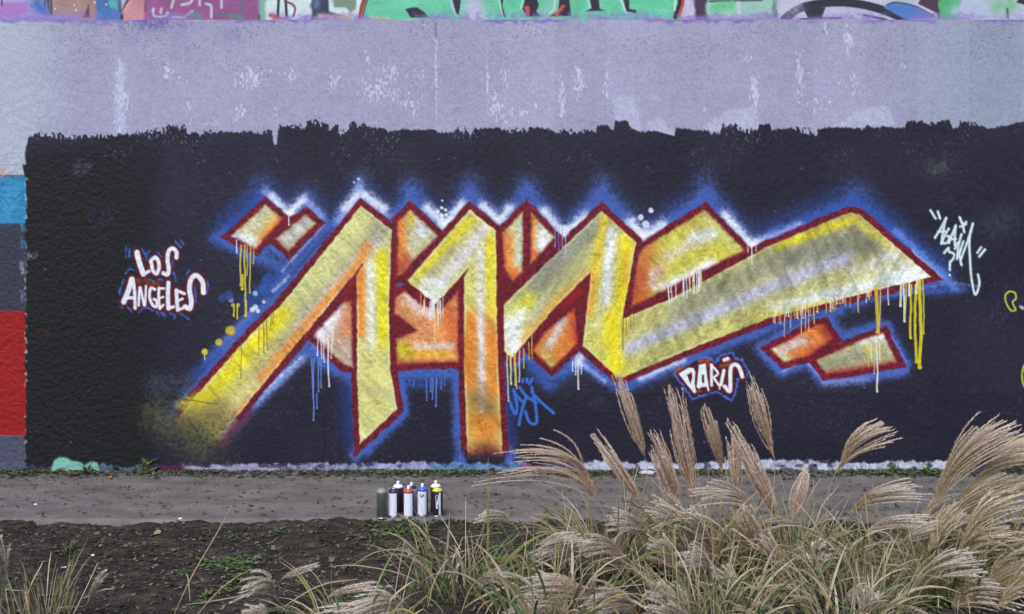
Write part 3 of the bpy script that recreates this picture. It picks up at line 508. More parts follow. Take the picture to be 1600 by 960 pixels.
foot(590, 690, 720, (176, 182, 226), .95, 66); foot(680, 760, 719, (110, 160, 214), .9, 62); foot(750, 822, 721, (116, 160, 212), .9, 64); foot(818, 850, 722, (170, 90, 130), .8, 66); foot(905, 1060, 721, (206, 210, 240), 1, 68); foot(1060, 1300, 719, (206, 212, 240), 1, 62); foot(1290, 1480, 718, (212, 220, 242), .95, 64)
k = cv.box(70, 700, 170, 730)
cv.poly([(76, 745), (84, 720), (92, 714), (104, 715), (112, 720), (125, 722), (132, 727), (142, 721), (152, 723), (160, 745)], (128, 186, 176), soft=2.5, id=STRIP)
cv.stroke([(505, 640), (508, 690), (504, 722)], 1.5, (22, 22, 32), alpha=.7); cv.stroke([(262, 620), (340, 632)], 1.4, (40, 44, 40), alpha=.6)
cv.stroke([(830, 616), (1040, 616), (1230, 617), (1700, 617)], 1.4, (28, 27, 38), soft=1.4, alpha=.3, grain=1)

gr_ = vnoise(U, V, 1.6, 1.6, 72) * .5 + cv.st * .5 - .5
cv.C *= (1 + .20 * gr_)[..., None]
# ---- relief of the roughcast (metres, towards the viewer)
rough = .0012 + .0012 * sstep(-10, 10, V - tp) + .0022 * sstep(240, 150, U) * sstep(215, 260, V)
hgt = (cv.st - .5) * 2 * rough + .003 * (vnoise(U, V, 90, 70, 70) - .5)
hgt -= .0012 * sstep(800, 840, U) * np.exp(-((V - 616.5) / 1.8) ** 2) * sstep(.35, .7, vnoise(U, V, 50, 40, 71))
hgt -= .003 * np.exp(-((U - 681) / 1.5) ** 2) * sstep(215, 190, V)
X = (U - 800) / S; Z = H + (480 - V) / S; Y = DW - hgt
LIN = np.clip((s2l(np.clip(cv.C, 0, 1)) - .012) / KW, 0.006, 0.86).astype(np.float32)
nr, nc = U.shape
idx = np.arange(nr * nc).reshape(nr, nc)
quads = np.stack([idx[:-1, :-1], idx[1:, :-1], idx[1:, 1:], idx[:-1, 1:]], -1).reshape(-1, 4)
qid = cv.I[:-1, :-1].reshape(-1)
VX = np.stack([X.ravel(), Y.ravel(), Z.ravel()], 1).astype(np.float32); VC = LIN.reshape(-1, 3)
wall = empty('graffiti_wall', (0, DW, 0))
tag(wall, 'long rendered wall with a grey band and a black panel carrying the big yellow graffiti piece', 'wall')
def piece(name, ids, label=None):
    q = quads[np.isin(qid, ids)]
    if len(q) == 0: return None
    un, inv = np.unique(q, return_inverse=True)
    v = VX[un].copy(); v[:, 1] -= DW
    o = mesh_np(name, v, inv.reshape(-1, 4), M_WALL, wall, VC[un])
    if label: o['label'] = label
    return o
piece('grey_paint_band', [GREY], 'scuffed lilac grey paint band above the black panel')
piece('black_paint_panel', [BLACK], 'rollered black background panel with ragged top edge')
piece('letter_outline', [OUTL], 'burgundy sprayed outline round the yellow letters')
piece('painted_letter', [20], 'large yellow and orange letter with a long diagonal leg fading out at its foot')
piece('painted_letter', [21], 'yellow letter shaped like a one, its leg turning orange below')
piece('painted_letter', [22], 'yellow letter with a long arm reaching right to a dripping white tip')
LBL = {'f1': 'small yellow orange block with a white dripping corner, top left of the piece', 'f2': 'small grey tilted block beside the first diagonal letter', 'g1': 'white and orange fragment between the legs of the first letter', 'g2': 'orange and white fragment between first and second letter', 'g3': 'orange and yellow fragment under the arm of the second letter', 'g4': 'narrow orange yellow fragment right of the second letter',
       'g5': 'small white and orange triangle left of the third letter', 'g6': 'orange diamond below the third letter', 'g7': 'broad yellow orange block behind the third letter', 'h1': 'orange block below the long arm, left of the pair', 'h2': 'grey yellow block below the long arm, right of the pair'}
for n, l in LBL.items(): piece('painted_block', [IDS[n]], l)
piece('painted_lettering', [LA], 'white LOS ANGELES lettering outlined in red and blue')
piece('painted_lettering', [PARIS], 'white PARIS lettering outlined in red and blue')
piece('painted_tag', [TAG], 'white handwritten tag right of the piece')
piece('painted_tag', [BTAG], 'blue handwritten tag below the middle of the piece')
piece('painted_ring', [RING], 'yellow green outline scribble at the right edge')
piece('colour_block', [BLK_BLUE], 'blue painted block at the left end')
piece('colour_block', [BLK_GREY], 'dark grey painted blocks at the left end')
piece('colour_block', [BLK_RED], 'red painted block at the left end')
piece('paint_strip', [STRIP], 'pale remains of old paint along the foot of the wall')
# body of the wall behind the painted face
x0, x1 = float(X.min()), float(X.max()); zt = H + (480 - 31) / S
def boxmesh(name, a, b, mat, parent=None):
    (xa, ya, za), (xb, yb, zb) = a, b
    v = [(xa, ya, za), (xb, ya, za), (xb, yb, za), (xa, yb, za), (xa, ya, zb), (xb, ya, zb), (xb, yb, zb), (xa, yb, zb)]
    return mesh_np(name, v, np.array([(0, 3, 2, 1), (4, 5, 6, 7), (0, 1, 5, 4), (1, 2, 6, 5), (2, 3, 7, 6), (3, 0, 4, 7)]), mat, parent, smooth=False)
boxmesh('wall_body', (x0, .012, -.3), (x1, .35, zt - .002), M_CONC, wall)

# ============================================================ UPPER WALL (set back 4 cm), with the foot of another mural
us2 = np.concatenate([np.arange(-900, -24, 12), np.arange(-24, 1625, 1.25), np.arange(1630, 2520, 12)]); vs2 = np.concatenate([np.arange(-180, -16, 4), np.arange(-16, 34, 1.25)])
c2 = Canvas(us2, vs2); U2, V2 = c2.U, c2.V
nB = 0.9 + .12 * vnoise(U2, V2, 20, 20, 80) + .08 * vnoise(U2, V2, 4, 4, 81)
def band(u0, u1, c, soft=3):
    a = sstep(-soft, soft, U2 - u0 + 5 * (vnoise(U2, V2, 12, 9, 82) - .5)) * sstep(soft, -soft, U2 - u1 + 5 * (vnoise(U2, V2, 12, 9, 83) - .5))
    c2.put((slice(None), slice(None)), a, np.array(c) / 255 * nB[..., None], .4)
band(-3000, 75, (172, 156, 216)); band(75, 168, (160, 130, 130)); band(150, 190, (72, 118, 186)); band(190, 228, (196, 140, 150)); band(226, 406, (150, 88, 142)); band(405, 422, (130, 176, 168)); band(416, 488, (206, 226, 232)); band(486, 516, (60, 66, 96)); band(512, 572, (206, 224, 230)); band(568, 1070, (104, 200, 166)); band(1066, 1090, (196, 190, 222)); band(1086, 1106, (74, 56, 80)); band(1104, 1215, (150, 196, 186)); band(1212, 1466, (188, 194, 222)); band(1466, 1505, (84, 178, 120)); band(1500, 3000, (176, 190, 214))
A2 = (slice(None), slice(None)); DK = (52, 44, 64)
c2.poly([(-20, 4), (42, 4), (46, 20), (20, 26), (-20, 24)], (172, 124, 200), soft=4); c2.glow([(58, 6), (74, 26)], 11, (62, 108, 180), .9); c2.glow([(40, 26), (120, 28)], 6, (150, 140, 214), .8)
for p, wd in (([(70, -60), (70, 8)], 3), ([(80, -60), (80, 22)], 3.5), ([(214, -20), (188, 18)], 3.5), ([(184, -10), (185, 16)], 2), ([(3, -40), (3, 8)], 3), ([(165, 4), (180, -8)], 3)): c2.stroke(p, wd, (86, 72, 90), soft=1)
c2.poly([(139, 6), (140, 28), (130, 28)], (84, 70, 100)); c2.poly([(168, 0), (184, 0), (184, 16), (172, 12)], (90, 170, 190), soft=2); c2.poly([(187, -20), (206, -20), (190, 16)], (180, 180, 210), soft=1.5)
for u, v in ((86, 14), (116, 8), (119, 16), (148, 4), (166, 7)): c2.stroke([(u, v)], 3, (220, 220, 236))
for p in ([(238, 18), (242, 26), (258, 26), (262, 20)], [(268, 12), (272, -4)], [(240, 14), (239, 20)], [(252, 14), (251, 20)], [(322, 6), (330, 10), (330, 27)], [(346, 0), (346, 12)], [(284, 8), (298, 4), (300, -8)], [(312, 0), (312, 8)], [(270, 27), (290, 26), (300, 18)]): c2.stroke(smoothpts(p), 4, (200, 214, 230), soft=1.4, alpha=.85)
for p in ([(236, 19), (240, 28), (262, 28), (268, 20)], [(277, 24), (296, 26)], [(336, 24), (352, 23)], [(376, -10), (377, 25)], [(366, 24), (380, 24)]): c2.stroke(smoothpts(p), 2.5, (70, 120, 140), soft=1.4, alpha=.8)
c2.glow([(300, 24), (312, 26)], 5, (80, 150, 130), .8); c2.glow([(360, 25), (376, 26)], 4, (80, 150, 120), .8)
for p in ([(438, -50), (434, 27)], [(443, -50), (448, 27)]): c2.stroke(p, 4, (40, 44, 60), soft=1)
c2.stroke(smoothpts([(445, 2), (458, 8), (461, 16), (458, 26)]), 3, (140, 46, 74), soft=1); c2.glow([(423, 24), (430, 26)], 4, (160, 70, 110), .9); c2.glow([(428, 29), (446, 29)], 2.5, (190, 70, 70), .8)
c2.poly([(488, -60), (508, -60), (514, 18), (540, 26), (490, 26)], (54, 60, 92), soft=1.5, grain=.6); c2.glow([(494, 10), (500, -20)], 5, (120, 150, 190), .6); c2.glow([(500, 26), (545, 28)], 5, (206, 190, 136), .95, .5)
c2.poly([(514, -40), (560, -40), (556, 14), (548, 20), (540, 12), (522, 12)], (126, 146, 134), soft=2, grain=.4); c2.stroke([(576, -20), (566, 8), (562, 28)], 6, (160, 60, 56), soft=1.2); c2.stroke([(582, -20), (571, 8), (567, 28)], 2, (50, 50, 60), soft=1); c2.glow([(580, 28), (605, 29)], 3.5, (206, 196, 120), .9)
c2.glow([(620, 5), (700, -20)], 25, (120, 214, 180), .6); c2.glow([(740, 10), (745, 28)], 18, (196, 186, 226), .95, .4); c2.glow([(870, 5), (850, 22)], 12, (150, 200, 190), .6); c2.glow([(580, 20), (700, 26)], 7, (96, 196, 160), .5)
c2.poly([(633, 15), (642, 12), (652, 12), (664, 20), (669, 27), (642, 28)], DK, soft=1.3, grain=.5); c2.poly([(700, -30), (722, -30), (719, 10), (717, 24), (712, 20)], DK, soft=1.2, grain=.6); c2.poly([(778, -30), (790, -30), (785, 10), (790, 27), (786, 27)], DK, soft=1.2, grain=.6)
c2.stroke([(696, -20), (711, 22)], 3, (196, 196, 226), soft=1.5); c2.stroke([(775, -20), (786, 28)], 2, (206, 216, 226), soft=1)
c2.poly([(822, -6), (838, -4), (842, 8), (838, 18), (845, 26), (824, 26), (816, 14)], DK, soft=1.2, grain=.5); c2.poly([(818, 10), (827, 10), (828, 20), (823, 22)], (206, 80, 84), soft=1.2); c2.poly([(872, 18), (876, -20), (888, -20), (892, 25), (858, 26)], DK, soft=1.2, grain=.5); c2.stroke([(880, 10), (868, 25)], 5, (196, 84, 84), soft=1.2)
c2.stroke([(868, -10), (866, 14), (858, 22)], 2, (210, 220, 230), soft=1); c2.stroke([(817, 2), (814, 14)], 2, (210, 220, 230), soft=1)
c2.poly([(918, -30), (933, -30), (937, 14), (946, 17), (915, 18), (924, 13)], DK, soft=1, grain=.3); c2.poly([(969, -30), (984, -30), (983, 14), (994, 16), (994, 21), (978, 18)], DK, soft=1, grain=.4); c2.stroke([(915, -10), (922, 12)], 2.5, (200, 220, 226), soft=1); c2.stroke([(966, -10), (978, 20)], 3, (206, 214, 232), soft=1)
c2.stroke([(1064, -20), (1062, 8), (1055, 27)], 7, (44, 40, 56), soft=1); c2.stroke([(1069, -20), (1067, 8), (1060, 26)], 4.5, (196, 76, 70), soft=1); c2.stroke([(1056, -10), (1054, 16)], 3, (210, 220, 232), soft=1)
c2.stroke([(1110, 2), (1190, 0)], 4, (84, 80, 100), soft=1.2); c2.glow([(1120, 10), (1142, 8)], 9, (104, 196, 140), .9); c2.glow([(1170, 16), (1180, 20)], 10, (160, 190, 200), .7); c2.stroke([(1154, 5), (1155, 30)], 6, (196, 200, 226), soft=2)
c2.stroke(smoothpts([(1226, 30), (1248, 14), (1280, 6), (1315, 4), (1350, 8), (1385, 18), (1412, 30)]), 13, (50, 48, 66), soft=1.2, grain=.3); c2.poly([(1255, 12), (1290, 12), (1284, 28), (1262, 28)], (50, 48, 66), soft=1.2); c2.stroke([(1250, 30), (1315, 28)], 2.5, (50, 46, 66), soft=.8); c2.stroke([(1350, 24), (1385, 31)], 3, (50, 46, 66), soft=.8)
c2.poly([(1380, 12), (1395, 4), (1425, 8), (1462, 29), (1415, 31)], (80, 124, 196), soft=1.5, grain=.3); c2.stroke(smoothpts([(1385, 8), (1400, 4), (1430, 10), (1460, 26)]), 2, (60, 60, 84), soft=1); c2.poly([(1434, 6), (1444, -10), (1466, -10), (1466, 22)], (78, 58, 76), soft=1.5, grain=.6)
c2.glow([(1500, 18), (1540, 20)], 14, (180, 190, 226), .9); c2.glow([(1560, 10), (1580, 6)], 12, (120, 186, 130), .7); c2.poly([(1594, -4), (1604, 0), (1602, 8), (1588, 4)], DK, soft=1.5); c2.stroke([(1574, 14), (1575, 28)], 4, (70, 80, 80), soft=2, alpha=.7, grain=.8); c2.glow([(1210, 5), (1212, 25)], 4, (60, 60, 70), .6, 1); c2.glow([(1240, 10), (1225, 5)], 14, (196, 198, 222), .7)
# violet fog sprayed along the edge
a = sstep(17, 30, V2 + 9 * (vnoise(U2, V2, 10, 7, 84) - .5)) * sstep(.35, .6, vnoise(U2, V2, 70, 60, 85)) * .75
a = np.maximum(a, sstep(14, 26, V2) * sstep(600, 700, U2) * sstep(1050, 1000, U2) * .6 * sstep(.3, .6, vnoise(U2, V2, 5, 5, 86)))
a = np.maximum(a, sstep(20, 31, V2) * sstep(170, 120, U2) * .8)
c2.put(A2, a, (146, 122, 198), .9)
fd = sstep(-40, -130, V2 + 30 * vnoise(U2, V2, 60, 40, 87)); c2.put(A2, fd, (160, 160, 178), .5)
h2 = (c2.st - .5) * .0024
X2 = (U2 - 800) / S * (DW + .04) / DW; Z2 = H + (480 - V2) / S * (DW + .04) / DW
lin2 = np.clip(s2l(np.clip(c2.C, 0, 1)) / KW, .004, .86).reshape(-1, 3)
nr, nc = U2.shape; ix = np.arange(nr * nc).reshape(nr, nc)
q2 = np.stack([ix[:-1, :-1], ix[1:, :-1], ix[1:, 1:], ix[:-1, 1:]], -1).reshape(-1, 4)
upper = empty('upper_wall', (0, DW + .04, zt))
tag(upper, 'set-back upper wall above the grey band, covered in mint green and violet graffiti', 'wall')
mesh_np('painted_mural', np.stack([X2.ravel(), -h2.ravel(), Z2.ravel() - zt], 1), q2, M_WALL, upper, lin2)
boxmesh('wall_body', (x0, .012, .001), (x1, .3, float(Z2.max()) - zt + .03), M_CONC, upper)

# ============================================================ GROUND
def soil_mat(name, c0, c1, c2_, sc1, rough=.95):
    m, t, b = node_mat(name); tc = nd(t, 'ShaderNodeTexCoord')
    n = nd(t, 'ShaderNodeTexNoise'); n.inputs['Scale'].default_value = sc1; n.inputs['Detail'].default_value = 10; n.inputs['Roughness'].default_value = .72
    mp = nd(t, 'ShaderNodeMapping'); mp.inputs['Scale'].default_value = (.6, 1, 1); t.links.new(tc.outputs['Object'], mp.inputs[0]); t.links.new(mp.outputs[0], n.inputs['Vector'])
    r = nd(t, 'ShaderNodeValToRGB'); e = r.color_ramp.elements; e[0].position = .32; e[0].color = c0 + (1,); e[1].position = .7; e[1].color = c2_ + (1,); x = e.new(.5); x.color = c1 + (1,)
    t.links.new(n.outputs['Fac'], r.inputs[0]); t.links.new(r.outputs[0], b.inputs['Base Color'])
    n2 = nd(t, 'ShaderNodeTexNoise'); n2.inputs['Scale'].default_value = 70; n2.inputs['Detail'].default_value = 6; t.links.new(tc.outputs['Object'], n2.inputs['Vector'])
    bp = nd(t, 'ShaderNodeBump'); bp.inputs['Strength'].default_value = .7; bp.inputs['Distance'].default_value = .012; t.links.new(n2.outputs['Fac'], bp.inputs['Height']); t.links.new(bp.outputs[0], b.inputs['Normal'])
    b.inputs['Roughness'].default_value = rough; b.inputs['Specular IOR Level'].default_value = .15
    return m
M_SOIL = soil_mat('dark_soil', (.014, .010, .008), (.034, .026, .020), (.085, .067, .052), 14)
M_PATH = soil_mat('trodden_path', (.085, .072, .065), (.142, .124, .114), (.20, .178, .165), 4)
def grid(name, xs, ys, zf, mat, holes=None):
    gx, gy = np.meshgrid(xs, ys); gz = zf(gx, gy); nr, nc = gx.shape; ix = np.arange(nr * nc).reshape(nr, nc)
    q = np.stack([ix[:-1, :-1], ix[:-1, 1:], ix[1:, 1:], ix[1:, :-1]], -1).reshape(-1, 4)
    return mesh_np(name, np.stack([gx.ravel(), gy.ravel(), gz.ravel()], 1), q, mat)
PE = 5.305      # near edge of the path
def soil_z(x, y):
    z = -.035 + .035 * (vnoise(x, y, .35, seed=90) - .5) + .030 * (vnoise(x, y, .11, seed=91) - .5) + .018 * (vnoise(x, y, .04, seed=92) - .5)
    z = z + .02 * np.exp(-((y - PE) / .06) ** 2)
    return np.where(y > PE + .05, -.07, z) - .02 * sstep(6, 20, np.abs(x))
xs = np.concatenate([np.linspace(-120, -6, 30), np.arange(-5.9, 5.9, .022), np.linspace(6, 120, 30)]); ys = np.concatenate([np.linspace(-120, 1.5, 30), np.arange(1.6, 3.2, .05), np.arange(3.2, 5.42, .022)])
soil = grid('ground', xs, ys, soil_z, M_SOIL); tag(soil, kind='structure')
back = grid('ground', np.linspace(-120, 120, 40), np.linspace(DW + .3, 160, 20), lambda x, y: -.02 + 0 * x, M_SOIL); tag(back, kind='structure')
def path_z(x, y):
    e = PE + .03 * (vnoise(x, y * 0, .5, seed=93) - .5) + .02 * (vnoise(x, y * 0, .12, seed=94) - .5)
    return .004 + .012 * (vnoise(x, y, .7, seed=95) - .5) + .004 * (vnoise(x, y, .06, seed=96) - .5) - .06 * sstep(.015, -.03, y - e) + .006 * sstep(DW - .22, DW, y)
xs = np.concatenate([np.linspace(-120, -6, 30), np.arange(-5.9, 5.9, .025), np.linspace(6, 120, 30)]); ys = np.concatenate([np.arange(PE - .06, PE + .1, .012), np.arange(PE + .12, DW + .06, .03)])
path = grid('path', xs, ys, path_z, M_PATH); tag(path, kind='structure')

# ============================================================ SPRAY CANS
def P(u, v, d): return Vector(((u - 800) * d / F, d, H + (480 - v) * d / F))
def lathe(prof, n=24, z0=0):
    v = []; f = []
    for r_, z in prof:
        for i in range(n): a = 2 * math.pi * i / n; v.append((r_ * math.cos(a), r_ * math.sin(a), z + z0))
    for j in range(len(prof) - 1):
        for i in range(n): f.append([j * n + i, j * n + (i + 1) % n, (j + 1) * n + (i + 1) % n, (j + 1) * n + i])
    f.append([i for i in range(n)][::-1]); f.append([(len(prof) - 1) * n + i for i in range(n)])
    return v, f
def part(name, prof, mat, parent, n=24, loc=None):
    v, f = lathe(prof, n); o = mesh_np(name, v, f, mat, parent, smooth=True, loc=loc)
    return o
def arcpatch(name, r_, z0, z1, a0, a1, mat, parent, n=14):
    v = []; f = []
    for i in range(n + 1):
        a = a0 + (a1 - a0) * i / n
        for z in (z0, z1): v.append((r_ * math.cos(a), r_ * math.sin(a), z))
    for i in range(n): f.append([2 * i, 2 * i + 2, 2 * i + 3, 2 * i + 1])
    return mesh_np(name, v, f, mat, parent)
mp = {}
def pm(name, c, **k):
    if name not in mp: mp[name] = mat_plain(name, c, **k)
    return mp[name]
LABELW = pm('can_label_paper', (.62, .62, .72), rough=.45, var=.04); DARKCAN = pm('can_dark_print', (.035, .022, .055), rough=.35, var=.2); BLKCAN = pm('can_black_print', (.014, .014, .017), rough=.35); STEEL = pm('can_steel', (.6, .6, .62), rough=.3, metal=1.0, var=.05); NOZ = pm('nozzle_white', (.75, .74, .78), rough=.4, var=.03)
def can(u, d, body, top, label, nozzle=True, wrap=None, rot=0.0, dome=False, rim=True, hgt=.178):
    x = (u - 800) * d / F
    o = empty('spray_can', (x, d, float(path_z(np.array([[x]]), np.array([[d]]))[0, 0]) + .001)); o.rotation_euler.z = rot; o.scale = (1.05, 1.05, 1.06)
    tag(o, label, 'spray can', 'spray cans standing in a row on the path')
    r_ = .0325
    part('can_body', [(r_ * .93, 0), (r_, .004), (r_, hgt * .84), (r_ * .985, hgt * .86)], body, o)
    part('bottom_rim', [(r_ * 1.03, .001), (r_ * 1.04, .004), (r_ * 1.03, .007), (r_ * 1.0, .008)], STEEL, o)
    if dome: part('cap', [(r_ * .985, hgt * .86), (r_ * .97, hgt * .90), (r_ * .86, hgt * .955), (r_ * .62, hgt * .99), (r_ * .2, hgt * 1.005)], top, o)
    else:
        part('shoulder', [(r_ * .985, hgt * .86), (r_ * .97, hgt * .885), (r_ * .82, hgt * .93), (r_ * .52, hgt * .965), (r_ * .44, hgt * .97)], top, o)
        part('valve_cup', [(r_ * .50, hgt * .962), (r_ * .50, hgt * .985), (r_ * .36, hgt * .99)], STEEL, o)
    if nozzle:
        nz = part('nozzle', [(r_ * .27, hgt * .985), (r_ * .29, hgt * 1.0), (r_ * .28, hgt * 1.06), (r_ * .22, hgt * 1.07)], NOZ, o, 16)
        boxmesh('spray_hole', (-.0022, -r_ * .29 - .0008, hgt * 1.03), (.0022, -r_ * .26, hgt * 1.045), BLKCAN, nz)
    if wrap: arcpatch('label', r_ * 1.012, .012, hgt * .83, R(270 - wrap), R(270 + wrap), LABELW, o)
    return o
D0 = F * H / 328
can(597, D0 * .992, pm('olive_paint', (.055, .058, .048), rough=.45, var=.35, vscale=25), pm('olive_cap', (.20, .23, .15), rough=.4, var=.4, vscale=22), 'olive grey spray can with a domed top, leftmost of the row', nozzle=False, dome=True)
can(615.5, D0 * .998, DARKCAN, pm('dark_violet_top', (.03, .018, .045), rough=.4), 'spray can with plain white label and dark violet top, no nozzle', nozzle=False, wrap=52, rot=R(-14), hgt=.176)
can(622, D0 * 1.015, DARKCAN, pm('white_top', (.74, .74, .77), rough=.4, var=.04), 'dark spray can with white shoulder and nozzle behind the violet-topped can', hgt=.186)
can(638.5, D0 * .997, DARKCAN, pm('orange_red_top', (.52, .06, .035), rough=.4, var=.1), 'spray can with orange red top, white label and nozzle', wrap=52, hgt=.178)
can(643, D0 * 1.016, pm('lilac_can', (.4, .38, .52), rough=.4), pm('dark_violet_top', (.03, .018, .045)), 'pale spray can mostly hidden behind the orange red topped can', hgt=.176)
c4 = can(660, D0 * 1.003, pm('navy_can', (.035, .045, .16), rough=.35), pm('blue_top', (.045, .11, .48), rough=.4, var=.1), 'spray can with bright blue top and dark round emblem on its label', wrap=54, hgt=.182)
c5 = can(683.5, D0 * 1.003, BLKCAN, pm('yellow_top', (.62, .52, .03), rough=.4, var=.1), 'black spray can with yellow top, rightmost of the row', nozzle=False, dome=False, hgt=.176)
can(681, D0 * 1.016, DARKCAN, pm('white_top', (.74, .74, .77)), 'spray can with white shoulder and nozzle behind the yellow-topped can', hgt=.186)
# emblem on the blue can: a ring of dark marks
def emblem(parent, zc, s, r_, mat):
    v = []; f = []
    for k in range(3):
        a0 = R(90 + 120 * k)
        for (da, rr) in ((-.8, .35), (-.85, 1.0), (.55, 1.0), (.95, .66), (.55, .3)):
            a = a0 + da; xx = math.cos(a) * rr * s; zz = math.sin(a) * rr * s
            th = R(270) + xx / r_; v.append((r_ * math.cos(th), r_ * math.sin(th), zc + zz))
        f.append([5 * k + i for i in range(5)])
    return mesh_np('emblem', v, f, mat, parent, smooth=False)
emblem(c4, .130, .0155, .0325 * 1.03, BLKCAN)
for zc, s in ((.118, .0035), (.112, .003)): emblem(c4, zc, s, .0325 * 1.03, pm('print_grey', (.2, .2, .28)))
arcpatch('label', .0325 * 1.012, .012, .146, R(290), R(312), LABELW, c5, 4)
v = []; f = []
g_pts = [(-.004, .05), (.006, .052), (.010, .08), (.012, .128), (-.002, .134), (-.010, .12), (-.006, .10)]
for x, z in g_pts: th = R(268) + x / .0329; v.append((.0334 * math.cos(th), .0334 * math.sin(th), z))
mesh_np('label_graphic', v, [list(range(len(v)))], LABELW, c5, smooth=False)
v = [];
for x, z in [(-.008, .062), (.008, .064), (.007, .074), (-.007, .073)]: th = R(268) + x / .0329; v.append((.0337 * math.cos(th), .0337 * math.sin(th), z))
mesh_np('label_mark', v, [[0, 1, 2, 3]], pm('label_red', (.45, .02, .03)), c5, smooth=False)

# ============================================================ VEGETATION
M_BLADE = mat_attr('grass_blade', rough=.6, spec=.25, bump=0, var=.18, vscale=30)
M_PLUME = mat_attr('seed_plume', rough=.9, spec=.05, bump=0, var=.15, vscale=60)
STRAW = [(.36, .28, .165), (.31, .235, .13), (.44, .36, .25), (.25, .18, .095), (.35, .28, .205)]
GREENS = [(.11, .15, .035), (.08, .13, .04), (.15, .17, .05), (.24, .20, .05), (.06, .10, .035)]
class Ribbons:
    def __init__(s): s.v = []; s.f = []; s.c = []; s.n = 0
    def ribbon(s, pts, w0, color, tip=.15, side=None, tipcol=None):
        n = len(pts); m = np.array([[*p] for p in pts], float)
        t = np.gradient(m, axis=0); t /= (np.linalg.norm(t, axis=1, keepdims=True) + 1e-9)
        if side is None:
            a = rng.normal(size=3); a[2] *= .3; side = a
        sv = np.cross(t, np.asarray(side, float)); sv /= (np.linalg.norm(sv, axis=1, keepdims=True) + 1e-9)
        k = np.linspace(0, 1, n); wd = w0 * np.minimum(1, np.minimum(.45 + 2.2 * k, 1)) * np.clip((1 - k) * 2.2 + tip, 0, 1)
        L = m - sv * wd[:, None] / 2; Rr = m + sv * wd[:, None] / 2
        s.v.append(np.stack([L, Rr], 1).reshape(-1, 3))
        b = s.n; i = np.arange(n - 1)
        s.f.append(np.stack([b + 2 * i, b + 2 * i + 1, b + 2 * i + 3, b + 2 * i + 2], 1)); s.n += 2 * n
        c = np.ones((n, 3)) * np.asarray(color)
        if tipcol is not None: c = c * (1 - k[:, None]) + np.asarray(tipcol) * k[:, None]
        s.c.append(np.repeat(c, 2, 0))
    def build(s, name, mat, parent=None, loc=None):
        v = np.concatenate(s.v)
        if loc is not None: v = v - np.array(loc)
        return mesh_np(name, v, np.concatenate(s.f), mat, parent, np.concatenate(s.c), smooth=True)
def arch(b, az, ln, lean, droop, n=7):
    """curve that starts near upright and bends over; b base"""
    pts = []; p = np.array(b, float); th = lean; kink = int(rng.integers(2, n)) if rng.uniform() < .28 else -1
    for i in range(n):
        if i == kink: th += 1.1
        pts.append(p.copy()); th2 = th + droop * (i / (n - 1)) ** 1.4
        p = p + ln / (n - 1) * np.array([math.cos(az) * math.sin(th2), math.sin(az) * math.sin(th2), math.cos(th2)])
    return pts
def soilh(x, y): return float(soil_z(np.array([[x]]), np.array([[y]]))[0, 0])

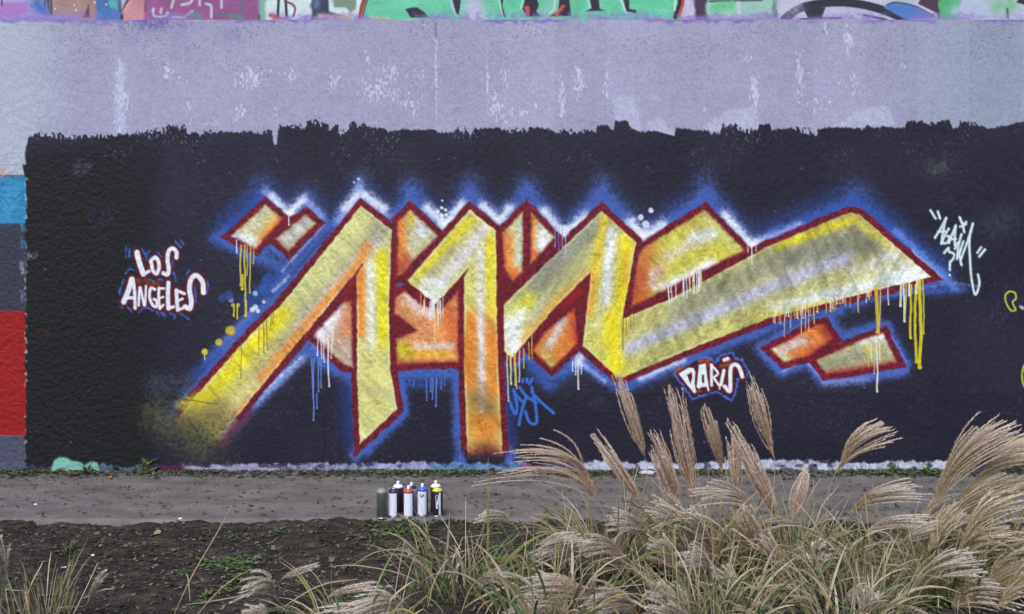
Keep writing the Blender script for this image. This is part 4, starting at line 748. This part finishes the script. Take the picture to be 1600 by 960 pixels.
def plume_mesh(name, parent, B, axis, L, droop, spread, colb, colt, n=24, fuzz=1.15, origin=(0, 0, 0)):
    """feathery seed head: racemes leave a short rachis and bow towards 'droop' (vector), each set with tiny spikelets"""
    rb = Ribbons(); axis = np.array(axis, float); axis /= np.linalg.norm(axis); droop = np.array(droop, float)
    e1 = np.cross(axis, [.3, 1, .2]); e1 /= np.linalg.norm(e1); e2 = np.cross(axis, e1)
    tv, tf, tc = [], [], []; nt_ = 0
    rb.ribbon([B + axis * L * .42 * k for k in np.linspace(0, 1, 4)], .004, colb, tip=.6)
    n = max(8, int(n * (1.35 if spread < .225 else 1.2))); spread *= 1.3
    for i in range(n):
        s0 = L * .40 * (i / n) ** 1.1; a = rng.uniform(0, 2 * math.pi); sp = spread * rng.uniform(.25, 1.0)
        d = axis + (e1 * math.cos(a) + e2 * math.sin(a)) * sp; d /= np.linalg.norm(d)
        ln = (L - s0 * .8) * rng.uniform(.72, 1.02); k = rng.uniform(.65, 1.25)
        t = np.linspace(0, 1, 9)[:, None]
        if spread < .27:
            s1 = L * rng.uniform(.62, 1.05); x = s0 + (s1 - s0) * t; wv = spread * L * .62 * rng.uniform(.2, 1.0)
            pts = B + axis * x + (e1 * math.cos(a) + e2 * math.sin(a)) * wv * (np.sin(np.pi * np.clip((x - s0 * .75) / (L * 1.08), 0, 1) ** .8) if i % 3 else 1.25 * np.clip((x - s0) / L, 0, 1) ** .8) + droop * L * k * .8 * (x / L) ** 2 + rng.normal(size=3) * .005 * t
        else: pts = B + axis * s0 + d * ln * t * (1 - .12 * np.linalg.norm(droop) * t) + droop * ln * k * t ** 2 + rng.normal(size=3) * .006 * t
        rb.ribbon(pts, .0026, np.array(colb) * rng.uniform(.9, 1.1), tip=.5, tipcol=colt)
        m = int((150 if spread < .27 else 210) * fuzz); tt = np.sort(rng.uniform(.06, 1, m)); q = np.stack([np.interp(tt, t[:, 0], pts[:, j]) for j in range(3)], 1)
        tan = np.gradient(pts, axis=0); tan /= np.linalg.norm(tan, axis=1, keepdims=True); tg = np.stack([np.interp(tt, t[:, 0], tan[:, j]) for j in range(3)], 1)
        rd = rng.normal(size=(m, 3)); rd -= (rd * tg).sum(1, keepdims=True) * tg; rd /= np.linalg.norm(rd, axis=1, keepdims=True)
        ln2 = rng.uniform(.010, .029, (m, 1)) * (1.2 - .5 * tt[:, None]); tipp = q + tg * ln2 * .85 + rd * ln2 * .52; sd_ = np.cross(tg, rd) * .0014
        tv.append(np.stack([q - sd_, q + sd_, tipp], 1).reshape(-1, 3)); tf.append(nt_ + np.arange(3 * m).reshape(m, 3)); nt_ += 3 * m
        cc = np.array(colb) * (1 - tt[:, None]) + np.array(colt) * tt[:, None]; cc = cc * rng.uniform(.8, 1.25, (m, 1)); tc.append(np.repeat(cc, 3, 0))
    v1 = np.concatenate(rb.v); f1 = np.concatenate(rb.f); tris = np.concatenate([f1[:, [0, 1, 2]], f1[:, [0, 2, 3]]])
    v = np.concatenate([v1] + tv); f = np.concatenate([tris, np.concatenate(tf) + len(v1)]); c = np.concatenate([np.concatenate(rb.c)] + tc)
    return mesh_np(name, v - np.array(origin), f, M_PLUME, parent, c, smooth=False)
def stem_mesh(parent, base, top, topdir, color, origin, r0=.0022):
    base, top = np.array(base), np.array(top); L = np.linalg.norm(top - base); c1 = base + np.array([0, 0, .5]) * L; c2 = top - np.array(topdir) * L * .35
    t = np.linspace(0, 1, 10)[:, None]; pts = base * (1 - t) ** 3 + 3 * c1 * t * (1 - t) ** 2 + 3 * c2 * t * t * (1 - t) + top * t ** 3
    v = []; f = []; n = 5
    for j, p in enumerate(pts):
        rr = r0 * (1 - .45 * j / 9)
        for i in range(n): a = 2 * math.pi * i / n; v.append(p + np.array([math.cos(a) * rr, math.sin(a) * rr, 0]) - np.array(origin))
    for j in range(9):
        for i in range(n): f.append((j * n + i, j * n + (i + 1) % n, (j + 1) * n + (i + 1) % n, (j + 1) * n + i))
    return mesh_np('stem', v, np.array(f), M_BLADE, parent, np.ones((len(v), 3)) * np.array(color))
TAN_B, TAN_T = (.46, .305, .21), (.66, .52, .415)
OLV_B, OLV_T = (.36, .26, .14), (.56, .47, .34)
PAL_B, PAL_T = (.48, .385, .29), (.64, .55, .455)
# clumps: name -> (u of base, distance, blades, length, greenness, spread, label)
CL = {
 'a': (955, 4.35, 420, .52, .38, .20, 'clump of dry plume grass with a fan-shaped plume bowing left, below the blue tag'),
 'b': (1085, 4.45, 520, .55, .36, .22, 'dense clump of tan plume grass with upright plumes, below the PARIS lettering'),
 'c': (1235, 4.30, 520, .50, .42, .24, 'clump of plume grass with thin straw stems, right of the PARIS lettering'),
 'd': (1375, 4.20, 480, .48, .40, .24, 'low clump of straw and green blades below the orange block pair'),
 'e': (1480, 4.05, 560, .52, .40, .22, 'tall clump with olive plumes bowing right, near the right edge'),
 'f': (1625, 4.10, 460, .55, .45, .22, 'grass clump cut off by the right edge of the view'),
 'g': (720, 4.05, 240, .46, .50, .22, 'sparse clump of arching green and straw blades in front of the spray cans'),
 'h': (560, 3.62, 130, .40, .30, .22, 'low grass with pale drooping plumes at the bottom edge, left of the cans'),
 'i': (68, 3.75, 170, .33, .30, .14, 'tuft of upright straw stalks in the bottom left corner'),
 'j': (860, 3.72, 340, .42, .50, .24, 'grass clump with broad drooping plumes at the bottom edge, centre right'),
 'k': (1110, 3.70, 420, .42, .42, .26, 'front clump of tangled straw blades at the bottom edge below the upright plumes'),
 'l': (1330, 3.68, 420, .40, .45, .26, 'front clump of green and straw blades at the bottom edge near the right')}
clump = {}
for n, (u, d, nb, ln, gr, spd, lab) in CL.items():
    x = (u - 800) * d / F; z = soilh(x, d); o = empty('grass_clump', (x, d, z)); tag(o, lab, 'grass', 'clumps of plume grass in the planting bed'); clump[n] = (o, x, d, z)
    rb = Ribbons()
    for i in range(int(nb * (.45 if n in 'hi' else .58))):
        az = rng.uniform(0, 2 * math.pi); rr = spd * math.sqrt(rng.uniform(0, 1)); bx_, by_ = rr * math.cos(az), rr * math.sin(az) * .8
        az2 = az + rng.normal() * .9; L_ = ln * rng.uniform(.4, 1.15); stiff = n == 'i'
        kind = rng.uniform()
        g_ = GREENS[rng.integers(5)] if kind < gr * .95 else STRAW[rng.integers(5)]
        if kind > .88:      # straight dead stalk
            pts = arch((bx_, by_, -.02), az2, L_ * 1.0, rng.uniform(.05, .6), rng.uniform(-.1, .25), 5); rb.ribbon(pts, .0034, np.array(STRAW[rng.integers(5)]) * rng.uniform(.9, 1.25), tip=.7)
        else:
            pts = arch((bx_, by_, -.02), az2, L_, rng.uniform(.05, .35 if stiff else .6), rng.uniform(.0, .5) if stiff else rng.uniform(.5, 2.2), 8); rb.ribbon(pts, rng.choice([.003, .004, .005, .007, .010, .012]) * (.6 if stiff else 1), np.array(g_) * rng.uniform(.75, 1.2), tipcol=np.array(STRAW[rng.integers(5)]) * .9 if rng.uniform() < .5 else None)
    b_ = rb.build('blades', M_BLADE, o); b_['kind'] = 'stuff'
# plumes: clump, base px, tip px, distance, droop (right, up), spread, colours, racemes
PLM = [('a', (938, 790), (884, 672), 4.35, (-.55, -.42), .30, TAN_B, TAN_T, 30), ('a', (1003, 792), (948, 690), 4.3, (-.18, -.02), .20, TAN_B, TAN_T, 26), ('a', (1008, 716), (972, 600), 4.4, (-.04, .02), .13, TAN_B, TAN_T, 24), ('a', (905, 870), (868, 838), 4.2, (-.5, -.6), .3, PAL_B, PAL_T, 22), ('a', (982, 880), (940, 830), 4.15, (-.5, -.5), .35, TAN_B, PAL_T, 24),
       ('b', (1090, 802), (1054, 622), 4.5, (-.02, .0), .12, TAN_B, TAN_T, 34), ('b', (1060, 800), (1030, 688), 4.45, (-.12, .0), .20, TAN_B, TAN_T, 30), ('b', (1129, 740), (1106, 646), 4.55, (-.06, .02), .14, TAN_B, TAN_T, 20), ('b', (1155, 808), (1144, 684), 4.45, (-.02, .0), .13, TAN_B, TAN_T, 26), ('b', (1085, 850), (1052, 780), 4.35, (-.35, -.25), .35, PAL_B, PAL_T, 26), ('b', (1118, 880), (1090, 800), 4.3, (-.2, -.2), .3, TAN_B, PAL_T, 26),
       ('c', (1222, 826), (1150, 672), 4.4, (-.06, -.02), .15, TAN_B, TAN_T, 34), ('c', (1211, 720), (1176, 600), 4.45, (-.04, .02), .13, TAN_B, TAN_T, 24), ('c', (1238, 812), (1256, 738), 4.35, (.05, .0), .20, TAN_B, TAN_T, 20), ('c', (1304, 742), (1342, 662), 4.4, (.35, -.22), .26, OLV_B, TAN_T, 24), ('c', (1280, 900), (1268, 838), 4.1, (.35, -.5), .35, PAL_B, PAL_T, 26), ('c', (1180, 800), (1135, 750), 4.4, (-.5, -.35), .3, PAL_B, PAL_T, 20),
       ('d', (1328, 800), (1375, 755), 4.3, (.75, -.25), .22, OLV_B, PAL_T, 24), ('d', (1352, 832), (1400, 800), 4.2, (.8, -.3), .22, PAL_B, PAL_T, 18), ('d', (1400, 860), (1440, 815), 4.15, (.6, -.2), .25, PAL_B, PAL_T, 20), ('d', (1300, 960), (1350, 925), 3.9, (.1, .1), .35, PAL_B, PAL_T, 20),
       ('e', (1458, 792), (1522, 650), 4.1, (.34, -.14), .24, OLV_B, TAN_T, 44), ('e', (1448, 868), (1482, 790), 4.05, (.3, -.12), .25, OLV_B, OLV_T, 30), ('e', (1488, 880), (1530, 815), 4.0, (.5, -.3), .3, OLV_B, OLV_T, 30), ('e', (1486, 955), (1515, 885), 3.85, (.7, -.55), .5, OLV_B, PAL_T, 40), ('e', (1470, 830), (1530, 740), 4.1, (.35, -.2), .25, OLV_B, OLV_T, 30),
       ('f', (1537, 800), (1575, 745), 4.1, (.55, -.15), .26, OLV_B, OLV_T, 30), ('f', (1552, 720), (1592, 680), 4.2, (.6, -.3), .24, OLV_B, OLV_T, 24), ('f', (1590, 820), (1625, 750), 4.1, (.4, -.2), .26, OLV_B, OLV_T, 26), ('f', (1570, 880), (1600, 820), 4.0, (.4, -.2), .26, OLV_B, OLV_T, 26),
       ('g', (806, 822), (775, 790), 4.2, (-.5, -.5), .25, PAL_B, PAL_T, 12), ('g', (742, 920), (765, 885), 3.95, (.6, -.5), .25, PAL_B, PAL_T, 14),
       ('h', (640, 965), (590, 915), 3.62, (-.75, -.7), .4, PAL_B, PAL_T, 34), ('h', (600, 985), (545, 935), 3.6, (-.6, -.5), .4, PAL_B, PAL_T, 26), ('h', (440, 905), (475, 882), 3.65, (.6, -.1), .12, PAL_B, PAL_T, 9), ('h', (432, 935), (412, 890), 3.6, (-.45, -.6), .3, PAL_B, PAL_T, 12), ('h', (420, 985), (405, 940), 3.5, (-.3, -.4), .4, PAL_B, PAL_T, 22),
       ('i', (0, 950), (-2, 850), 3.4, (.02, .0), .14, PAL_B, PAL_T, 26), ('i', (138, 940), (150, 898), 3.7, (.2, -.1), .12, PAL_B, PAL_T, 7),
       ('j', (925, 945), (870, 890), 3.7, (-.7, -.5), .4, TAN_B, PAL_T, 36), ('j', (905, 975), (850, 925), 3.65, (-.7, -.5), .4, TAN_B, PAL_T, 30), ('j', (1000, 965), (955, 908), 3.65, (-.4, -.5), .4, TAN_B, PAL_T, 32), ('j', (842, 860), (880, 825), 4.0, (.5, -.5), .2, PAL_B, PAL_T, 14),
       ('k', (1085, 985), (1052, 925), 3.6, (-.3, -.2), .45, PAL_B, PAL_T, 30), ('k', (1120, 900), (1090, 850), 3.95, (-.25, -.4), .35, PAL_B, PAL_T, 24), ('l', (1360, 985), (1358, 925), 3.6, (.1, -.1), .3, PAL_B, PAL_T, 20),
       ('e', (1500, 860), (1545, 770), 3.95, (.4, -.25), .3, OLV_B, OLV_T, 26), ('e', (1425, 930), (1470, 860), 3.85, (.5, -.3), .3, OLV_B, PAL_T, 24), ('f', (1560, 950), (1600, 880), 3.8, (.4, -.3), .35, OLV_B, PAL_T, 28), ('f', (1520, 760), (1570, 700), 4.15, (.5, -.25), .22, OLV_B, TAN_T, 22), ('e', (1540, 930), (1575, 860), 3.9, (.4, -.3), .3, OLV_B, OLV_T, 24),
       ('b', (1060, 900), (1035, 840), 4.1, (-.2, -.25), .35, TAN_B, PAL_T, 22), ('c', (1225, 900), (1200, 835), 4.15, (-.2, -.1), .3, TAN_B, PAL_T, 22), ('k', (1165, 960), (1140, 890), 3.8, (-.2, -.2), .3, PAL_B, PAL_T, 22), ('b', (1020, 850), (985, 800), 4.3, (-.4, -.3), .3, PAL_B, PAL_T, 22), ('c', (1185, 870), (1165, 790), 4.3, (-.1, -.1), .2, TAN_B, TAN_T, 22), ('d', (1430, 830), (1470, 770), 4.2, (.5, -.2), .25, OLV_B, PAL_T, 20), ('h', (510, 935), (560, 905), 3.7, (.5, -.25), .12, PAL_B, PAL_T, 10)]
for cn, bp_, tp_, d, dr, spd, cb, ct, n in PLM:
    o, x, dd, z = clump[cn]; B = np.array(P(*bp_, d)); Tp = np.array(P(*tp_, d + rng.uniform(-.08, .08))); ax = Tp - B; L = np.linalg.norm(ax) * (1.08 if dr[1] > -.15 else 1.25)
    org = (x, dd, z)
    pl = plume_mesh('plume', o, B, ax, L, (dr[0], rng.uniform(-.12, .12), dr[1]), spd, cb, ct, n, 1.15, org)
    bx_ = x + rng.uniform(-.1, .1) + (B[0] - x) * .45; by_ = d + rng.uniform(-.05, .05)
    if B[2] > soilh(bx_, by_) + .05: stem_mesh(pl, (bx_, by_, soilh(bx_, by_) - .02), B, ax / np.linalg.norm(ax), np.array((.36, .28, .16)) * rng.uniform(.8, 1.2), org)
# single bent straws that cross the soil (parts of the nearest clump)
def straw(cn, pts, wd=.0045, c=None):
    o, x, dd, z = clump[cn]; rb = Ribbons(); q = smoothpts([tuple(P(u, v, d)) for u, v, d in pts], 5)
    rb.ribbon([np.array(p) for p in q], wd, c or STRAW[rng.integers(5)], tip=.4, side=(0, 1, 0)); return rb.build('dry_blade', M_BLADE, o, (x, dd, z))
def smoothpts3(pts, n=5): return smoothpts(pts, n)
for cn, pts in [('h', [(272, 960, 3.55), (300, 900, 3.6), (335, 840, 3.75), (362, 790, 3.9)]), ('h', [(300, 970, 3.5), (340, 925, 3.55), (372, 900, 3.6), (402, 888, 3.65)]), ('h', [(290, 945, 3.55), (340, 938, 3.6), (385, 928, 3.6), (430, 905, 3.65)]), ('h', [(297, 940, 3.6), (294, 905, 3.6), (290, 895, 3.6)]), ('h', [(440, 950, 3.55), (500, 915, 3.6), (560, 905, 3.6)]), ('g', [(655, 910, 3.95), (640, 860, 4.1), (612, 822, 4.3)]), ('g', [(550, 884, 4.0), (590, 862, 4.0), (635, 862, 4.0), (690, 888, 3.95)]), ('g', [(515, 885, 3.9), (560, 884, 3.9), (620, 895, 3.9), (660, 912, 3.9)]),
               ('g', [(668, 950, 3.7), (680, 905, 3.7), (705, 870, 3.75), (745, 855, 3.8)]), ('g', [(720, 860, 4.2), (700, 825, 4.3), (685, 800, 4.5)]), ('g', [(672, 860, 4.2), (664, 838, 4.2)]), ('g', [(720, 960, 3.7), (735, 920, 3.75), (762, 895, 3.8), (800, 885, 3.85)]), ('g', [(600, 905, 3.9), (640, 950, 3.7)]), ('i', [(72, 945, 3.7), (76, 890, 3.75), (80, 862, 3.8)]), ('i', [(35, 960, 3.7), (48, 915, 3.7), (66, 880, 3.75), (60, 878, 3.7)]), ('i', [(130, 935, 3.7), (160, 922, 3.7), (178, 920, 3.7)]),
               ('a', [(812, 812, 4.9), (835, 840, 4.7), (880, 870, 4.5)]), ('a', [(985, 830, 4.4), (972, 812, 4.5), (962, 795, 4.6)]), ('a', [(905, 833, 4.6), (930, 842, 4.5), (948, 852, 4.4)]), ('c', [(1232, 960, 4.1), (1205, 850, 4.3), (1212, 722, 4.45)]), ('d', [(1390, 920, 4.1), (1392, 850, 4.1), (1391, 788, 4.1)]), ('d', [(1270, 830, 4.3), (1285, 790, 4.3), (1310, 760, 4.3)]), ('d', [(1305, 880, 4.2), (1370, 850, 4.2), (1420, 800, 4.3)]), ('k', [(1198, 960, 3.8), (1185, 915, 3.8), (1172, 886, 3.9)])]:
    straw(cn, pts)
# broad dark leaf blades that stand up singly
for cn, u, d, v1, lean, c in [('g', 762, 4.1, 715, .02, (.16, .15, .04)), ('a', 856, 4.4, 780, -.06, (.17, .15, .04)), ('c', 1238, 4.25, 825, -.5, (.16, .17, .05)), ('g', 690, 3.9, 800, .3, (.2, .19, .13)), ('g', 676, 3.8, 880, -.2, (.22, .17, .05))]:
    o, x, dd, z = clump[cn]; B = P(u, 905 if cn != 'a' else 850, d); T_ = P(u + lean * 40, v1, d); rb = Ribbons(); B.z = max(B.z, soilh(B.x, d))
    rb.ribbon([np.array(B) + (np.array(T_) - np.array(B)) * k + np.array([lean * .03 * math.sin(3 * k), 0, 0]) for k in np.linspace(0, 1, 7)], .011, c, side=(0, 1, 0)); rb.build('leaf_blade', M_BLADE, o, (x, dd, z))

# weeds along the wall foot and on the bed
M_LEAF = mat_attr('weed_leaf', rough=.55, spec=.3, bump=0, var=.2, vscale=40)
def weed_mesh(n, h, sprd, seed):
    r = np.random.default_rng(seed); v, f, c = [np.zeros(3)], [], [np.array((.05, .09, .025))]
    for i in range(n):
        az = r.uniform(0, 2 * math.pi); el = r.uniform(.15, 1.3); ln = h * r.uniform(.35, 1.1) * (1 + sprd * 5 * r.uniform()); wd = min(.016, ln * r.uniform(.12, .34)); q0 = r.uniform(.2, .5)
        d = np.array([math.cos(az) * math.cos(el), math.sin(az) * math.cos(el), math.sin(el)]); d2 = d + np.array([r.normal() * .35, r.normal() * .35, -r.uniform(.2, .9)]); sd_ = np.array([-math.sin(az), math.cos(az), r.normal() * .3]); k = len(v)
        p1 = d * ln * q0; p2 = d * ln * .7; p3 = p2 + d2 * ln * .4
        v += [p1 + sd_ * wd * .12, p2 + sd_ * wd / 2, p3, p2 - sd_ * wd / 2, p1 - sd_ * wd * .12]; f += [(0, k, k + 4), (k, k + 1, k + 3), (k, k + 3, k + 4), (k + 1, k + 2, k + 3)]
        g_ = np.array([(.075, .12, .03), (.095, .155, .04), (.055, .09, .03), (.14, .16, .05), (.15, .13, .06)][r.integers(5)]) * r.uniform(.7, 1.2); c += [g_ * .8, g_, g_ * 1.1, g_, g_ * .8]
    return np.array(v), np.array(f), np.array(c)
WM = [weed_mesh(40, .05, .05, 1), weed_mesh(60, .035, .12, 2), weed_mesh(34, .085, .03, 3), weed_mesh(70, .028, .2, 4)]
wme = []
for i, (v, f, c) in enumerate(WM):
    o = mesh_np('weed', v, f, M_LEAF, None, c, smooth=False); wme.append(o.data); bpy.data.objects.remove(o)
def weed(u, v, k, s, label, grp, onpath):
    d = F * H / (v - 480); x = (u - 800) * d / F
    if onpath: d = min(d, DW - .05); z = float(path_z(np.array([[x]]), np.array([[d]]))[0, 0])
    else: z = soilh(x, d)
    o = bpy.data.objects.new('weed', wme[k]); col.objects.link(o); o.location = (x, d, z - .002); o.rotation_euler.z = rng.uniform(0, 6.28); o.scale = (s, s, s); tag(o, label, 'weed', grp)
NTH = 'first second third fourth fifth sixth seventh eighth ninth tenth eleventh twelfth thirteenth fourteenth fifteenth sixteenth seventeenth'.split()
for wi, (u, k, s) in enumerate(sorted([(70, 3, 1.1), (92, 1, 1.2), (112, 3, 1.3), (136, 2, 1.3), (150, 1, 1), (168, 3, 1.1), (226, 2, 1.6), (232, 0, 1.3), (398, 3, .9), (430, 3, 1.1), (470, 1, 1.1), (490, 3, 1.2), (600, 3, 1), (625, 1, 1.2), (660, 0, 1.3), (668, 1, 1.1), (700, 3, 1), (730, 3, 1), (880, 1, 1), (930, 1, 1.3), (945, 3, 1), (1100, 1, .9), (1280, 3, 1), (1372, 1, 1.2), (1386, 3, 1.3), (1395, 2, 1), (1412, 1, 1.1), (1450, 2, 1.2), (1462, 1, 1.4), (1470, 3, 1.2), (1530, 1, 1), (1580, 2, 1.6), (20, 3, .9)])):
    weed(u, 739 + rng.uniform(0, 7), k, s, 'green weed at the foot of the wall, %s from the %s' % ((NTH[wi], 'left') if wi < 17 else (NTH[32 - wi], 'right')), 'weeds along the foot of the wall', True)
for i in range(56):
    u = rng.uniform(0, 1580); v = rng.uniform(818, 950)
    if u < 420 and rng.uniform() < .45: continue
    weed(u, v, int(rng.integers(4)), rng.uniform(.45, 1.1), 'small green weed among the litter on the dark soil', 'weeds on the planting bed', False)
# fallen leaves: single ones one can pick out, and the crumbled litter as one mass
def leaf_mesh(seed):
    r = np.random.default_rng(seed); n = 9; a = np.linspace(0, 2 * math.pi, n, endpoint=False)
    rad = (.6 + .4 * np.abs(np.cos(a))) * r.uniform(.8, 1.15, n); v = np.stack([rad * np.cos(a), .6 * rad * np.sin(a), .16 * np.cos(2 * a) * r.uniform(.5, 1.5) + r.normal(size=n) * .05 + .15], 1)
    v = np.concatenate([v, [[0, 0, .05]]]); f = np.array([(i, (i + 1) % n, n) for i in range(n)]); return v, f
LCOL = [(.17, .105, .06), (.12, .075, .045), (.22, .15, .09), (.28, .2, .12), (.14, .10, .075), (.42, .30, .05), (.24, .11, .06)]
lme = []
for i in range(7):
    v, f = leaf_mesh(i); m = pm('dead_leaf_%d' % i, LCOL[i], rough=.7, var=.25, vscale=3); o = mesh_np('fallen_leaf', v, f, m, smooth=False); lme.append(o.data); bpy.data.objects.remove(o)
def leaf(u, v, k, s, onpath):
    d = F * H / (v - 480); x = (u - 800) * d / F; z = float(path_z(np.array([[x]]), np.array([[d]]))[0, 0]) if onpath else soilh(x, d)
    o = bpy.data.objects.new('fallen_leaf', lme[k]); col.objects.link(o); o.location = (x, d, z + .002); o.rotation_euler = (rng.normal() * .25, rng.normal() * .25, rng.uniform(0, 6.28)); o.scale = (s, s, s)
    tag(o, 'dead leaf lying on the trodden path' if onpath else 'dead leaf lying on the dark soil of the planting bed', 'leaf', 'fallen leaves on the path' if onpath else 'fallen leaves on the planting bed')
for i in range(80): leaf(rng.uniform(0, 1590), rng.uniform(818, 955), int(rng.choice([0, 1, 2, 3, 4, 0, 1, 4, 6, 5], p=[.16, .16, .12, .1, .14, .08, .08, .1, .04, .02])), rng.uniform(.012, .03), False)
for i in range(46): leaf(rng.uniform(0, 1590), rng.choice([rng.uniform(740, 756), rng.uniform(745, 806)]), int(rng.integers(5)), rng.uniform(.010, .022), True)
for u, v, k, s in [(245, 829, 3, .05), (265, 912, 3, .05), (172, 748, 6, .035), (115, 745, 5, .025), (172, 826, 5, .02), (100, 842, 3, .03), (352, 876, 3, .03)]: leaf(u, v, k, s, v < 800)
def litter(name, n, xf, yf, zf, cols, smin, smax, label, cat):
    r = np.random.default_rng(5); x = xf(r, n); y = yf(r, n); z = zf(x[None], y[None])[0]
    a = r.uniform(0, 6.28, n); s = r.uniform(smin, smax, n) ; t = r.normal(size=(n, 3)) * .25; v = []
    for (px, py) in ((-1, -.4), (1, -.5), (1.1, .4), (-.8, .5)):
        vx = (px * np.cos(a) - py * np.sin(a)) * s; vy = (px * np.sin(a) + py * np.cos(a)) * s; v.append(np.stack([x + vx, y + vy, z + .004 + .7 * s * np.abs(r.normal(size=n)) * .6], 1))
    v = np.stack(v, 1).reshape(-1, 3); f = np.arange(4 * n).reshape(n, 4); c = np.repeat(np.array(cols)[r.integers(len(cols), size=n)] * r.uniform(.6, 1.2, (n, 1)), 4, 0)
    o = mesh_np(name, v, f, M_LEAF, None, c, smooth=False); tag(o, label, cat, kind='stuff'); return o
litter('leaf_litter', 14000, lambda r, n: r.uniform(-3.6, 3.6, n), lambda r, n: 3.3 + 2.0 * r.uniform(0, 1, n) ** .9, soil_z, [(.10, .075, .055), (.05, .042, .036), (.14, .11, .085), (.03, .025, .022), (.15, .11, .08), (.05, .06, .025), (.025, .022, .022)], .003, .014, 'brown crumbled leaf litter strewn over the dark planting bed', 'leaf litter')
litter('leaf_litter', 5600, lambda r, n: r.uniform(-4.6, 4.6, n), lambda r, n: np.where(r.uniform(size=n) < .75, DW - .02 - np.abs(r.normal(size=n)) * .11, PE + .04 + (DW - PE - .1) * r.uniform(0, 1, n)), path_z, [(.10, .07, .05), (.05, .04, .035), (.14, .10, .08), (.04, .03, .03), (.05, .07, .025)], .004, .019, 'fine dark litter gathered on the path along the wall foot', 'leaf litter')
def patchy(r, n):
    x = r.uniform(-3.7, 3.7, n * 9); y = 3.3 + 2.02 * r.uniform(0, 1, n * 9) ** .9
    w_ = vnoise(x, y, .38, .30, 97) * .65 + vnoise(x, y, .13, .11, 98) * .35; k = np.argsort(-(w_ + .04 * sstep(-2, 1.5, x) + .26 * r.uniform(size=n * 9)))[:n]
    return x[k], y[k]
gx_, gy_ = patchy(np.random.default_rng(8), 11000)
litter('ground_cover', 11000, lambda r, n: gx_, lambda r, n: gy_, lambda x, y: soil_z(x, y) + .004, [(.06, .10, .03), (.08, .13, .04), (.05, .08, .03), (.10, .12, .04), (.05, .075, .028), (.13, .16, .05)], .004, .015, 'low green moss and seedlings in patches on the dark planting bed', 'ground cover')
wx_ = np.random.default_rng(9).uniform(-4.9, 4.9, 9000); wx_ = wx_[np.argsort(-(vnoise(wx_, wx_ * 0, .5, 1, 99) + .3 * np.random.default_rng(10).uniform(size=9000)))[:3600]]
litter('ground_cover', 3600, lambda r, n: wx_, lambda r, n: DW - .015 - np.abs(r.normal(size=n)) * .075, lambda x, y: path_z(x, y) + .006, [(.06, .10, .03), (.08, .13, .04), (.05, .08, .03), (.10, .11, .05), (.07, .06, .045)], .006, .018, 'thin green growth and moss along the foot of the wall', 'ground cover')
# pale stone and scraps
def stone(u, v, s, c, label, name='stone', sq=.5, cat='stone'):
    d = F * H / (v - 480); x = (u - 800) * d / F; on = d > PE; z = float(path_z(np.array([[x]]), np.array([[d]]))[0, 0]) if on else soilh(x, d)
    r = np.random.default_rng(int(u)); vv, ff = [], []; n, m = 9, 5
    for j in range(m + 1):
        ph = math.pi * j / m
        for i in range(n): a = 2 * math.pi * i / n; k = 1 + r.normal() * .09; vv.append((s * k * math.sin(ph) * math.cos(a), s * .7 * k * math.sin(ph) * math.sin(a), s * sq * k * math.cos(ph)))
    for j in range(m):
        for i in range(n): ff.append((j * n + i, (j + 1) * n + i, (j + 1) * n + (i + 1) % n, j * n + (i + 1) % n))
    o = mesh_np(name, vv, np.array(ff), pm('stone_%d' % int(c[0] * 100), c, rough=.85, var=.2, vscale=30, bump=.3), smooth=True); o.location = (x, d, z + s * sq * .4); tag(o, label, cat)
stone(1010, 742, .075, (.42, .40, .38), 'flat pale stone lying against the white strip at the wall foot', sq=.3)
stone(145, 854, .012, (.6, .58, .58), 'small white pebble in the middle of the dark soil, left side'); stone(282, 811, .016, (.5, .5, .5), 'small pale pebble at the near edge of the path'); stone(100, 871, .018, (.7, .7, .74), 'tiny white scrap above the left straw tuft', 'paper_scrap', .2, 'scrap'); stone(762, 871, .014, (.66, .62, .68), 'tiny pale scrap among the blades right of the cans', 'paper_scrap', .4, 'scrap'); stone(56, 790, .012, (.6, .6, .6), 'small white speck of stone on the path at the left')
